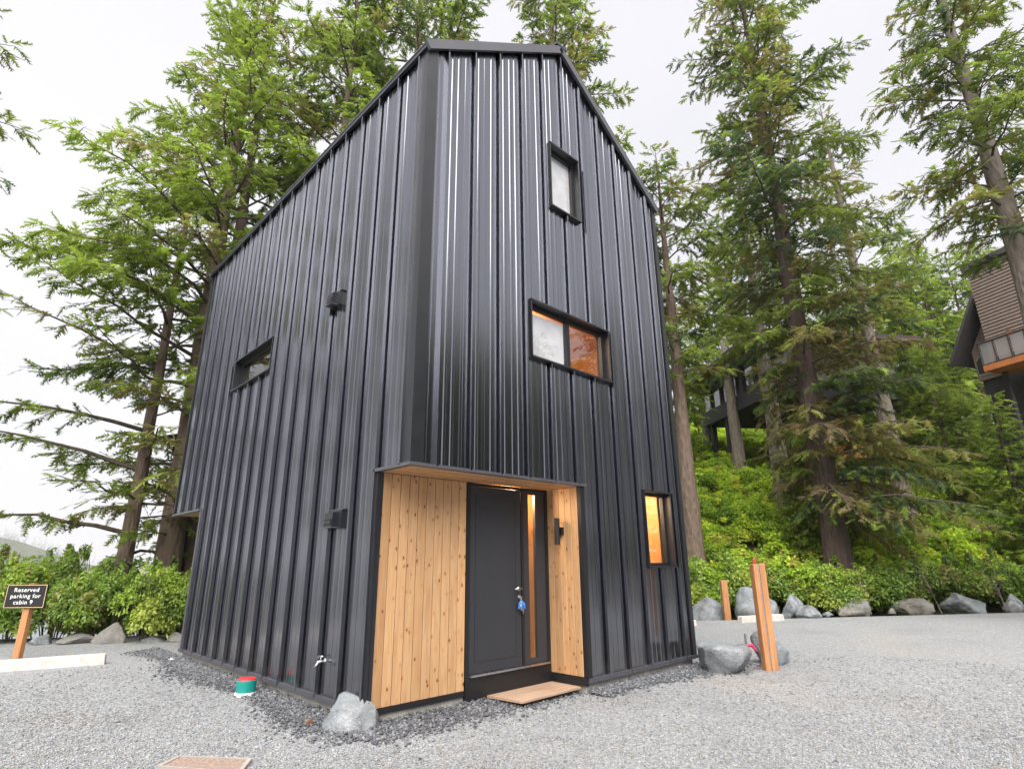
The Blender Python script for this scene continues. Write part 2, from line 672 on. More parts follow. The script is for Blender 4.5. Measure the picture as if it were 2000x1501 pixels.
def build_ground():
    xs = np.arange(-70, 120.1, 1.25)
    ys = np.arange(-60, 130.1, 1.25)
    X, Y = np.meshgrid(xs, ys)
    Z = terrain(X, Y) - 0.22 * (np.abs(terrain(X, Y)) < 0.3)
    v = np.stack([X.ravel(), Y.ravel(), Z.ravel()], -1)
    nx, ny = len(xs), len(ys)
    i = np.arange(nx * ny).reshape(ny, nx)
    f = np.stack([i[:-1, :-1], i[:-1, 1:], i[1:, 1:], i[1:, :-1]], -1).reshape(-1, 4)
    o = link('hillside', fast_mesh('hillside', v, f, 4, MT['soil'], smooth=True))
    tag(o, 'forest floor rising behind the parking area', kind='structure')
    # gravel yard: big sheet cut along the boulder row and along the hedge
    poly = [(-70, -60), (60, -60), (60, 60), (-70, 60)]

    def clip(poly, P0, n, lim):
        out = []
        for a, b in zip(poly, poly[1:] + poly[:1]):
            da = (a[0] - P0[0]) * n[0] + (a[1] - P0[1]) * n[1] - lim
            db = (b[0] - P0[0]) * n[0] + (b[1] - P0[1]) * n[1] - lim
            if da <= 0:
                out.append(a)
            if da * db < 0:
                k = da / (da - db)
                out.append((a[0] + (b[0] - a[0]) * k, a[1] + (b[1] - a[1]) * k))
        return out
    poly = clip(poly, ROW_A, ROW_N, 0.9)
    poly = clip(poly, HED_B, HED_N, 1.3)
    g = mesh('gravel_yard', [(p[0], p[1], 0.0) for p in poly], [list(range(len(poly)))], MT['gravel'])
    tag(g, 'grey crushed gravel parking area around the black cabin', kind='structure')
    s = 4000
    sea = mesh('sea', [(-s, -s, -7.5), (s, -s, -7.5), (s, s, -7.5), (-s, s, -7.5)], [[0, 1, 2, 3]], MT['water'])
    tag(sea, 'pale grey sea hidden behind the hedge', kind='structure')


build_ground()

# ------------------------------------------------------------------ cabin
W, LT, LN, ZB, ZS, ZE, ZA, XR, DR = 4.88, 7.87, 6.25, 0.13, 2.33, 7.432, 9.19, 2.484, 0.54
cabin = empty('cabin', (0, 0, 0), 'tall black metal clad cabin with cedar entrance recess at its corner', 'cabin')


def top_gable(u):
    return ZE + (ZA - ZE) * (1 - abs(u - W / 2) / (W / 2))


def wall_strips(pts, openings, z0f, topf, mp, flip):
    """pts: [(u, w)] profile; returns verts, faces of the vertical strips with openings cut out"""
    prof = [pts[0]]
    cuts = sorted({c for o in openings for c in (o[0], o[1])} | {W / 2})
    for a, b in zip(pts, pts[1:]):
        for c in cuts:
            if a[0] + 1e-4 < c < b[0] - 1e-4:
                prof.append((c, a[1] + (b[1] - a[1]) * (c - a[0]) / (b[0] - a[0])))
        prof.append(b)
    v, f = [], []
    for a, b in zip(prof, prof[1:]):
        um = (a[0] + b[0]) / 2
        segs = [(z0f(um), None)]
        for o in sorted(openings, key=lambda q: q[2]):
            if o[0] - 1e-5 <= um <= o[1] + 1e-5:
                new = []
                for s0, s1 in segs:
                    if s1 is not None:
                        new.append((s0, s1))
                        continue
                    if o[2] > s0 + 1e-4:
                        new.append((s0, o[2]))
                    new.append((max(s0, o[3]), None))
                segs = new
        for s0, s1 in segs:
            za, zb_ = (s1, s1) if s1 is not None else (topf(a[0]), topf(b[0]))
            if max(za, zb_) - s0 < 1e-3:
                continue
            n = len(v)
            v += [mp(a[0], a[1], s0), mp(b[0], b[1], s0), mp(b[0], b[1], zb_), mp(a[0], a[1], za)]
            q = [n, n + 1, n + 2, n + 3]
            f.append(q[::-1] if flip else q)
    return v, f


def panel_profile(u0, wd, jit=0.0):
    p = [(u0, 0.0), (u0, 0.055), (u0 + 0.022, 0.055), (u0 + 0.022, 0.0)]
    for k in (0.27, 0.5, 0.75):
        c = u0 + wd * k + 0.008 + random.uniform(-0.012, 0.012)
        hr = random.uniform(0.002, 0.006)
        p += [(c - 0.024, jit * 0.5), (c - 0.012, hr), (c + 0.012, hr), (c + 0.024, jit)]
    p += [(u0 + wd - 0.028, 0.0), (u0 + wd - 0.028, -0.03), (u0 + wd, -0.03), (u0 + wd, 0.0)]
    return p


def clad(seams, u_end, openings, z0, topf, mp, flip):
    edges = seams + [u_end]
    for a, b in zip(edges, edges[1:]):
        pr = panel_profile(a, b - a, random.uniform(-0.0015, 0.0015)) if b - a > 0.2 else [(a, 0), (a, 0.042), (a + 0.02, 0.042), (a + 0.02, 0), (b, 0)]
        v, f = wall_strips(pr, openings, lambda u: z0, topf, mp, flip)
        if f:
            mesh('wall_panel', v, f, MT['steel'], cabin)


mpR = lambda u, w_, z: (u, -w_, z)
mpL = lambda u, w_, z: (-w_, u, z)
mpE = lambda u, w_, z: (W + w_, u, z)
mpB = lambda u, w_, z: (u, LT + w_, z)
WIN_UP, WIN_MID, WIN_LOW = (2.125, 2.73, 6.185, 7.22), (1.665, 3.24, 3.83, 4.57), (3.87, 4.515, 1.345, 2.352)
WIN_SLIT = (3.83, 5.40, 4.245, 4.74)
OPEN_R = [(0, XR, 0, ZS), WIN_UP, WIN_MID, WIN_LOW]
OPEN_L = [(0, DR, 0, ZS), WIN_SLIT, (LN, LT, 0, ZS)]
seamsR = [0.262 + 0.4335 * k for k in range(11)]
seamsL = [0.115 + 0.4536 * k for k in range(17)]
clad(seamsR, W - 0.06, OPEN_R, ZB, top_gable, mpR, False)
clad(seamsL, LT, OPEN_L, ZB, lambda u: ZE, mpL, True)
clad([0.06 + 0.4536 * k for k in range(17)], LT, [(LN, LT, 0, ZS)], ZB, lambda u: ZE, mpE, False)
clad([0.06 + 0.4335 * k for k in range(11)], W, [(0, W, 0, ZS)], ZB, top_gable, mpB, True)
# rear porch wall set back under the overhang
mesh('rear_wall', [(0, LN, ZB), (W, LN, ZB), (W, LN, ZS), (0, LN, ZS)], [[0, 1, 2, 3]], MT['steel'], cabin)
# corner trims
mb = MB()
mb.box((-0.028, -0.028, ZS), (0.125, 0.0, ZE + 0.04)).box((-0.028, 0.0, ZS), (0.0, 0.115, ZE))
MB().box((0.125, -0.004, ZS), (0.266, 0.03, ZE + 0.08)).box((0.165, -0.010, ZS), (0.195, -0.004, ZE + 0.08)).build('edge_panel', MT['steel'], cabin)
mb.build('corner_trim', MT['trim'], cabin)
MB().box((W - 0.06, -0.03, ZB), (W + 0.03, 0.0, ZE)).box((W, 0, ZB), (W + 0.03, 0.06, ZE)).build('corner_trim', MT['trim'], cabin)
MB().box((-0.03, LT, ZS), (0.0, LT + 0.03, ZE)).build('corner_trim', MT['trim'], cabin)
MB().box((-0.03, DR - 0.005, ZB), (0.0, DR + 0.10, ZS)).box((0.0, DR - 0.012, ZB), (0.035, DR - 0.001, ZS)).build('corner_trim', MT['trim'], cabin)
MB().box((XR, -0.03, ZB), (XR + 0.075, 0.0, ZS)).box((XR - 0.004, -0.03, ZB), (XR, 0.03, ZS)).build('corner_trim', MT['black'], cabin)
MB().box((-0.03, LN - 0.06, ZB), (0.0, LN + 0.012, ZS)).build('corner_trim', MT['flashing'], cabin)
# base and drip flashings
MB().box((XR, -0.05, ZB - 0.02), (W + 0.03, 0.0, ZB + 0.025)).build('base_flashing', MT['flashing'], cabin)
MB().box((-0.05, DR, ZB - 0.02), (0.0, LN, ZB + 0.025)).build('base_flashing', MT['flashing'], cabin)
MB().box((-0.055, -0.055, ZS - 0.018), (XR + 0.10, 0.012, ZS + 0.014)).box((-0.055, 0.012, ZS - 0.018), (0.012, DR + 0.07, ZS + 0.014)).build('drip_flashing', MT['flashing'], cabin)
MB().box((-0.05, LN, ZS - 0.03), (0.01, LT + 0.03, ZS + 0.005)).build('drip_flashing', MT['flashing'], cabin)
# recess: cedar boards
nb = 10
bw = (1.14 - 0.035) / nb
for k in range(nb):
    x0 = 0.035 + k * bw
    box('cedar_board', (x0 + 0.003, DR + random.uniform(-0.002, 0.001), 0.148), (x0 + bw - 0.003, DR + 0.02, ZS - 0.022), MT['cedar'], cabin, 0.004)
nr = 5
bw2 = (DR - 0.03) / nr
for k in range(nr):
    y0 = 0.03 + k * bw2
    box('cedar_board', (XR - 0.006 + random.uniform(-0.002, 0.001), y0 + 0.002, 0.165), (XR + 0.014, y0 + bw2 - 0.002, ZS - 0.022), MT['cedar'], cabin, 0.004)
cedar_h = MT['cedar'].copy()
cedar_h.name = 'knotty_cedar_soffit'
for n_ in cedar_h.node_tree.nodes:
    if n_.type == 'MAPPING':
        s_ = n_.inputs['Scale'].default_value
        if abs(s_[2] - 0.7) < 1e-3:
            n_.inputs['Scale'].default_value = (0.7, 9, 9)
for k in range(5):
    y0 = 0.012 + k * (DR - 0.012) / 5
    box('soffit_board', (0.012, y0 + 0.002, ZS - 0.02), (XR - 0.006, y0 + (DR - 0.012) / 5 - 0.002, ZS + 0.004), cedar_h, cabin, 0.003)
MB().box((0.012, LN, ZS - 0.02), (W - 0.02, LT, ZS)).build('porch_soffit', cedar_h, cabin)
# wall backing behind boards and black base strips
MB().box((0.0, DR + 0.021, ZB), (1.14, DR + 0.05, ZS)).build('backing_board', MT['black'], cabin)
MB().box((XR + 0.015, 0.005, ZB), (XR + 0.04, DR + 0.05, ZS)).build('backing_board', MT['black'], cabin)
MB().box((-0.02, DR - 0.012, 0.098), (1.14, DR + 0.02, 0.146)).build('base_flashing', MT['black'], cabin)
MB().box((XR - 0.02, -0.02, ZB - 0.05), (XR + 0.02, DR, ZB + 0.03)).build('base_flashing', MT['black'], cabin)
# foundation
fo = MB()
fo.box((0.02, DR + 0.02, -0.3), (W - 0.02, LN - 0.02, ZB))
fo.box((XR + 0.02, 0.02, -0.3), (W - 0.02, DR + 0.02, ZB - 0.001))
fo.build('foundation', MT['concrete'], cabin)


def window(name, op, mp, wall, label, mull=None, back=None, back_u=None):
    u0, u1, z0, z1 = op
    def bx(mb, a0, a1, w0, w1, b0, b1):
        p, q = mp(a0, w0, b0), mp(a1, w1, b1)
        return mb.box(p, q)
    m = MB()
    t_, o_, i_ = 0.022, 0.058, -0.13
    bx(m, u0 - t_, u1 + t_, i_, o_ + 0.01, z1, z1 + t_)
    bx(m, u0 - t_, u1 + t_, i_, o_ + 0.012, z0 - t_, z0)
    bx(m, u0 - t_, u0, i_, o_, z0, z1)
    bx(m, u1, u1 + t_, i_, o_, z0, z1)
    wn = m.build('window', MT['trim'], cabin)
    wn['label'] = label
    f = MB()
    fw = 0.045
    bx(f, u0, u1, -0.095, -0.045, z1 - fw, z1)
    bx(f, u0, u1, -0.095, -0.045, z0, z0 + fw)
    bx(f, u0, u0 + fw, -0.095, -0.045, z0 + fw, z1 - fw)
    bx(f, u1 - fw, u1, -0.095, -0.045, z0 + fw, z1 - fw)
    f.build('frame', MT['black'], wn)
    us = [u0 + fw] + ([mull] if mull else []) + [u1 - fw]
    for a, b in zip(us, us[1:]):
        g = MB()
        a2 = a + (0.035 if a == mull else 0)
        b2 = b - (0.035 if b == mull else 0)
        q = [mp(a2, -0.065, z0 + fw), mp(b2, -0.065, z0 + fw), mp(b2, -0.065, z1 - fw), mp(a2, -0.065, z1 - fw)]
        mesh('pane', q, [[0, 1, 2, 3] if wall == 'R' else [3, 2, 1, 0]], MT['glass'], wn)
    if mull:
        g = MB()
        bx(g, mull - 0.035, mull + 0.035, -0.095, -0.04, z0 + fw, z1 - fw)
        g.build('mullion', MT['black'], wn)
    if back:
        g = MB()
        bx(g, u0 + 0.02, back_u or (u1 - 0.02), -0.105, -0.100, z0 + 0.01, z1 - (0.09 if back_u else 0.01))
        g.build('reflection_backing', back, wn)  # pale sheet added behind the glass, stands in for bright reflected sky
    return wn


window('window', WIN_UP, mpR, 'R', 'tall narrow window near the gable peak', back=MT['reflection_backing'])
window('window', WIN_MID, mpR, 'R', 'wide two pane window above the entrance', mull=2.45, back=MT['reflection_backing'], back_u=2.42)
window('window', WIN_LOW, mpR, 'R', 'low window beside the cabin corner with amber light')
window('window', WIN_SLIT, mpL, 'L', 'long slit window in the side wall')

# interior lining, floors and partitions
T = 0.17
li = MB()
v, f = wall_strips([(T, 0), (W - T, 0)], [(0, XR, 0, 2.5), WIN_UP, WIN_MID, WIN_LOW], lambda u: ZB, top_gable, lambda u, w_, z: (u, T, z), True)
mesh('interior_lining', v, f, MT['lining'], cabin)
v, f = wall_strips([(T, 0), (LT - T, 0)], [(0, DR + 0.1, 0, 2.5), WIN_SLIT, (LN - 0.15, LT, 0, ZS + 0.02)], lambda u: ZB, lambda u: ZE, lambda u, w_, z: (T, u, z), False)
mesh('interior_lining', v, f, MT['lining'], cabin)
li.box((W - T - 0.02, T, ZB), (W - T, LN - 0.2, ZE)).box((W - T - 0.02, LN - 0.2, ZS + 0.02), (W - T, LT - T, ZE)).box((T, LT - T, ZS), (W - T, LT - T + 0.02, ZE)).box((T, LN - 0.2, ZB), (W - T, LN - 0.18, ZS))
li.build('interior_lining', MT['lining'], cabin)
MB().box((T, T, 2.45), (W - T, LT - T, 2.60)).box((T, T, 5.0), (W - T, LT - T, 5.15)).box((T, DR + 0.1, 0.1), (W - T, LN - T, 0.15)).build('floor_slab', MT['lining'], cabin)
MB().box((3.2, 0.95, 0.15), (4.7, 0.98, 2.45)).box((1.5, 0.84, 0.15), (3.0, 0.87, 2.45)).box((T, 2.6, 2.6), (W - T, 2.63, 5.0)).build('interior_partition', MT['lining'], cabin)

# door with sidelight
dr = MB()
dr.box((1.195, DR - 0.004, 0.292), (1.99, DR + 0.04, 2.268))
door = dr.build('door', MT['door'], cabin)
door['label'] = 'charcoal entrance door with flush panel'
m = MB()
px0, px1, pz0, pz1 = 1.27, 1.91, 0.40, 2.17
for a, b in (((px0, pz0), (px1, pz0 + 0.012)), ((px0, pz1 - 0.012), (px1, pz1)), ((px0, pz0 + 0.012), (px0 + 0.012, pz1 - 0.012)), ((px1 - 0.012, pz0 + 0.012), (px1, pz1 - 0.012))):
    m.box((a[0], DR - 0.009, a[1]), (b[0], DR - 0.004, b[1]))
m.build('panel_moulding', MT['door'], door)
h = MB()
h.tube([(1.945, DR - 0.004, 1.12), (1.945, DR - 0.06, 1.12)], 0.011, 10).tube([(1.955, DR - 0.058, 1.12), (1.84, DR - 0.058, 1.12)], 0.009, 10)
h.tube([(1.945, DR - 0.004, 1.12), (1.945, DR - 0.014, 1.12)], 0.027, 14)
h.build('handle', MT['silver'], door, True)
MB().tube([(1.945, DR - 0.004, 1.03), (1.945, DR - 0.018, 1.03)], 0.022, 14).build('lock', MT['silver'], door)
fr = MB()
fr.box((1.14, DR - 0.012, ZB), (1.19, DR + 0.06, ZS - 0.022)).box((2.425, DR - 0.012, ZB), (XR - 0.008, DR + 0.06, ZS - 0.022))
fr.box((1.19, DR - 0.012, 2.272), (2.425, DR + 0.06, ZS - 0.022)).box((1.995, DR - 0.012, 0.292), (2.035, DR + 0.06, 2.272))
fr.build('door_frame', MT['black'], cabin)
sl = MB()
sl.box((2.037, DR - 0.004, 0.292), (2.13, DR + 0.04, 2.27)).box((2.255, DR - 0.004, 0.292), (2.423, DR + 0.04, 2.27))
sl.box((2.13, DR - 0.004, 0.292), (2.255, DR + 0.04, 0.345)).box((2.13, DR - 0.004, 2.235), (2.255, DR + 0.04, 2.27))
side = sl.build('sidelight', MT['door'], cabin)
mesh('pane', [(2.13, DR + 0.012, 0.345), (2.255, DR + 0.012, 0.345), (2.255, DR + 0.012, 2.235), (2.13, DR + 0.012, 2.235)], [[0, 1, 2, 3]], MT['glass'], side)
MB().box((1.19, DR - 0.05, 0.268), (2.425, DR + 0.03, 0.288)).build('threshold', MT['silver'], cabin)
MB().box((1.14, DR - 0.022, 0.02), (XR - 0.02, DR + 0.03, 0.266)).build('kick_plate', MT['black'], cabin)

# roof: two slopes with standing seams, fascias
sl_len = math.hypot(W / 2, ZA - ZE)
for sgn in (-1, 1):
    def rp(tu, yy, hh):
        x = W / 2 + sgn * (W / 2 + 0.05) * tu
        z = ZA + 0.02 - (ZA - ZE) * tu * (W / 2 + 0.05) / (W / 2)
        nx, nz = sgn * (ZA - ZE) / sl_len, (W / 2) / sl_len
        return (x + nx * hh, yy, z + nz * hh)
    for k in range(18):
        y0 = -0.06 + k * (LT + 0.12) / 18
        y1 = -0.06 + (k + 1) * (LT + 0.12) / 18
        m = MB()
        m.hexa([rp(0, y0, 0), rp(1, y0, 0), rp(1, y1, 0), rp(0, y1, 0), rp(0, y0, 0.02), rp(1, y0, 0.02), rp(1, y1, 0.02), rp(0, y1, 0.02)])
        m.hexa([rp(0, y0, 0.02), rp(1, y0, 0.02), rp(1, y0 + 0.015, 0.02), rp(0, y0 + 0.015, 0.02), rp(0, y0, 0.05), rp(1, y0, 0.05), rp(1, y0 + 0.015, 0.05), rp(0, y0 + 0.015, 0.05)])
        m.build('roof_panel', MT['steel'], cabin)
    for yy0, yy1 in ((-0.085, -0.043), (LT + 0.043, LT + 0.085)):
        m = MB()
        m.hexa([rp(0.0, yy0, -0.085), rp(1.012, yy0, -0.085), rp(1.012, yy1, -0.085), rp(0.0, yy1, -0.085), rp(0.0, yy0, 0.035), rp(1.012, yy0, 0.035), rp(1.012, yy1, 0.035), rp(0.0, yy1, 0.035)])
        m.build('rake_fascia', MT['flashing'], cabin)
    xe = -0.062 if sgn < 0 else W + 0.02
    MB().box((xe, -0.084, ZE - 0.065), (xe + 0.042, LT + 0.084, ZE - 0.002)).build('eave_fascia', MT['trim'], cabin)
    MB().box((xe - 0.008, -0.086, ZE - 0.002), (xe + 0.050, LT + 0.086, ZE + 0.016)).build('eave_flashing', MT['flashing'], cabin)
MB().box((W / 2 - 0.12, -0.09, ZA + 0.02), (W / 2 + 0.12, LT + 0.09, ZA + 0.075)).build('ridge_cap', MT['trim'], cabin)


def vent(y0, y1, z0, z1, label):
    m = MB()
    m.box((-0.05, y0, z0 - 0.02), (0.0, y1, z1 + 0.02))
    vt = m.build('vent', MT['trim'], cabin)
    vt['label'] = label
    m = MB()
    ya, yb = y0 + 0.07, y1 - 0.05
    m.hexa([(-0.05, ya, z0), (-0.05, yb, z0), (-0.125, yb, z0 - 0.01), (-0.125, ya, z0 - 0.01), (-0.05, ya, z1), (-0.05, yb, z1), (-0.115, yb, z1 - 0.01), (-0.115, ya, z1 - 0.01)])
    m.build('hood', MT['trim'], vt)
    MB().box((-0.130, ya + 0.02, z0 + 0.005), (-0.118, yb - 0.02, z0 + 0.075)).build('opening_shade', MT['black'], vt)  # solid black block stands in for the shade inside the vent
    MB().box((-0.134, ya + 0.01, z0 + 0.036), (-0.1302, yb - 0.01, z0 + 0.044)).build('slat', MT['flashing'], vt)
    MB().box((-0.135, ya - 0.01, z0 - 0.02), (-0.05, yb + 0.01, z0 - 0.008)).build('lip', MT['flashing'], vt)
    MB().box((-0.045, y0 - 0.02, z1 + 0.022), (-0.005, y1 + 0.03, z1 + 0.032)).build('flashing', MT['flashing'], vt)


vent(1.69, 1.95, 4.60, 4.75, 'upper wall vent hood')
vent(1.20, 1.50, 1.81, 1.96, 'lower wall vent hood')
m = MB()
m.tube([(0, 1.40, 0.47), (-0.09, 1.40, 0.47)], 0.014, 8).tube([(-0.07, 1.40, 0.475), (-0.11, 1.40, 0.42)], 0.013, 8).tube([(-0.05, 1.40, 0.47), (-0.05, 1.40, 0.52)], 0.008, 6)
m.tube([(-0.05, 1.36, 0.52), (-0.05, 1.44, 0.52)], 0.010, 6).tube([(-0.003, 1.40, 0.47), (-0.012, 1.40, 0.47)], 0.03, 10)
m.build('garden_tap', MT['silver'], cabin, True)

# wall lamp on the cedar return
wl = empty('wall_lamp', (XR - 0.075, 0.30, 1.62), 'black cylinder wall lamp on the narrow cedar panel beside the door', 'lamp')
MB().tube([(XR - 0.085, 0.30, 1.62), (XR - 0.085, 0.30, 1.94)], 0.034, 16).build('lamp_tube', MT['black'], wl, False)
MB().box((XR - 0.055, 0.255, 1.74), (XR - 0.009, 0.345, 1.83)).build('bracket', MT['black'], wl)

# keys hanging at the door handle
ky = empty('door_keys', (1.945, DR - 0.03, 0.92), 'bunch of keys with blue tags hanging in the door lock', 'keys')
MB().tube([(1.945, DR - 0.018, 1.03), (1.945, DR - 0.055, 1.03)], 0.006, 6).tube([(1.945, DR - 0.05, 1.035), (1.945, DR - 0.05, 0.99)], 0.010, 6).build('key', MT['silver'], ky)
m = MB()
for k, (dx, z0, z1) in enumerate(((-0.02, 0.99, 0.90), (0.012, 0.985, 0.88), (0.035, 0.98, 0.90))):
    m.tube([(1.945, DR - 0.05, 1.0), (1.945 + dx, DR - 0.045 - 0.006 * k, z0 - 0.03), (1.945 + dx * 1.5, DR - 0.04 - 0.006 * k, z1)], [0.006, 0.018, 0.013], 6)
m.build('tag', MT['blue'], ky)
MB().tube([(1.94, DR - 0.052, 0.985), (1.935, DR - 0.056, 0.93), (1.94, DR - 0.054, 0.88)], [0.005, 0.012, 0.006], 6).tube([(1.96, DR - 0.062, 0.90), (1.965, DR - 0.062, 0.85)], [0.012, 0.006], 6).build('key', MT['silver'], ky)


def ceiling_lamp(loc, label, watts):
    e = empty('ceiling_lamp', loc, label, 'lamp')
    MB().tube([(loc[0], loc[1], loc[2] + 0.04), (loc[0], loc[1], loc[2] + 0.075)], 0.10, 16).build('housing', MT['white'], e)
    MB().tube([(loc[0], loc[1], loc[2] + 0.015), (loc[0], loc[1], loc[2] + 0.04)], 0.085, 16).build('bulb', MT['bulb'], e)
    ld = bpy.data.lights.new('lamp_light', 'POINT')
    ld.energy = watts
    ld.color = (1.0, 0.72, 0.42)
    ld.shadow_soft_size = 0.12
    lo = bpy.data.objects.new('lamp_light', ld)
    COL.objects.link(lo)
    lo.parent = e
    lo.location = (0, 0, -0.12)


ceiling_lamp((2.45, 1.25, 4.92), 'lit ceiling lamp seen through the wide upper window', 40)
ceiling_lamp((2.05, 0.71, 2.37), 'lit ceiling lamp behind the door sidelight', 40)
ceiling_lamp((4.05, 0.6, 2.37), 'lit ceiling lamp behind the low amber window', 28)

# ------------------------------------------------------------------ trees
def frond(seed):
    """flat needle spray pointing along +x, about 1 long; triangles"""
    r = random.Random(seed)
    v, f = [], []
    n = 6
    for k in range(n):
        t = 0.06 + 0.84 * k / (n - 1)
        for sd in (-1, 1):
            l = (0.46 - 0.30 * t) * r.uniform(0.75, 1.2)
            an = math.radians(r.uniform(38, 62))
            b = len(v)
            wd = 0.085
            tt = t + r.uniform(-0.03, 0.03)
            zt = -0.10 * l + r.uniform(-0.06, 0.05) - 0.12 * t * t
            z0 = -0.12 * t * t
            v += [(tt - wd, 0, z0), (tt + wd, 0, z0), (tt + l * math.cos(an), sd * l * math.sin(an), zt)]
            f.append((b, b + 1, b + 2))
    b = len(v)
    v += [(0.55, 0.05, -0.06), (0.55, -0.05, -0.06), (1.08, 0.0, -0.2)]
    f.append((b, b + 1, b + 2))
    b = len(v)
    v += [(0.0, 0.02, 0), (0.0, -0.02, 0), (0.8, 0.0, -0.1)]
    f.append((b, b + 1, b + 2))
    return np.array(v), np.array(f)


FRONDS = [frond(k) for k in range(4)]
GREEN = np.array([0.165, 0.215, 0.055])
LIME = np.array([0.285, 0.385, 0.075])
DARK = np.array([0.085, 0.125, 0.048])
BLUEG = np.array([0.100, 0.150, 0.080])
OLIVE = np.array([0.250, 0.230, 0.095])
BROWN = np.array([0.240, 0.185, 0.110])


def spray_mesh(name, pos, dirs, ups, scl, tone, mat):
    pos, dirs, ups, scl, tone = map(np.asarray, (pos, dirs, ups, scl, tone))
    dirs = dirs / np.linalg.norm(dirs, axis=1)[:, None]
    side = np.cross(ups, dirs)
    side /= np.linalg.norm(side, axis=1)[:, None] + 1e-9
    nrm = np.cross(dirs, side)
    which = rng.integers(0, len(FRONDS), len(pos))
    V, Fc, T_, off = [], [], [], 0
    for k, (pv, pf) in enumerate(FRONDS):
        i = np.where(which == k)[0]
        if not len(i):
            continue
        P = pos[i, None, :] + scl[i, None, None] * (pv[None, :, 0:1] * dirs[i, None, :] + pv[None, :, 1:2] * side[i, None, :] + pv[None, :, 2:3] * nrm[i, None, :])
        V.append(P.reshape(-1, 3))
        Fc.append((pf[None] + (np.arange(len(i)) * len(pv))[:, None, None]).reshape(-1, 3) + off)
        T_.append(np.repeat(tone[i], len(pv), axis=0))
        off += len(i) * len(pv)
    return fast_mesh(name, np.concatenate(V), np.concatenate(Fc), 3, mat, np.concatenate(T_))


def limb_mesh(name, limbs, mat):
    """limbs: list of (points (n,3), r0, r1); four sided tubes"""
    V, Fc, off = [], [], 0
    for pts, r0, r1 in limbs:
        n = len(pts)
        d = np.gradient(pts, axis=0)
        d /= np.linalg.norm(d, axis=1)[:, None] + 1e-9
        a = np.cross(d, np.array([0.13, 0.21, 0.97]))
        a /= np.linalg.norm(a, axis=1)[:, None] + 1e-9
        b = np.cross(d, a)
        r = np.linspace(r0, r1, n)[:, None]
        ring = np.stack([pts + a * r, pts + b * r, pts - a * r, pts - b * r], 1)
        V.append(ring.reshape(-1, 3))
        i = np.arange((n - 1) * 4).reshape(n - 1, 4)
        j = np.roll(i, -1, axis=1)
        Fc.append((np.stack([i, j, j + 4, i + 4], -1)).reshape(-1, 4) + off)
        off += n * 4
    return fast_mesh(name, np.concatenate(V), np.concatenate(Fc), 4, mat, smooth=True)


def trunk_mesh(H, r0, bend, flare, top=1.0, sides=12, seed=0):
    r = random.Random(seed)
    m = MB()
    n = 22
    pts, rad = [], []
    for k in range(n):
        t = k / (n - 1)
        z = -0.8 + (H * top + 0.8) * t ** 1.25
        zz = max(z, 0)
        tt = zz / H
        pts.append((bend[0] * math.sin(tt * 2.6) + r.uniform(-0.02, 0.02), bend[1] * math.sin(tt * 2.1) + r.uniform(-0.02, 0.02), z))
        rad.append(max(0.012, r0 * (1 - tt) ** 0.85 + flare * r0 * math.exp(-zz / 0.6)) * r.uniform(0.96, 1.04))
    m.tube(pts, rad, sides)
    me = bpy.data.meshes.new('trunk')
    me.from_pydata(m.v, [], m.f)
    me.polygons.foreach_set('use_smooth', [True] * len(me.polygons))
    return me, np.array(pts), np.array(rad)


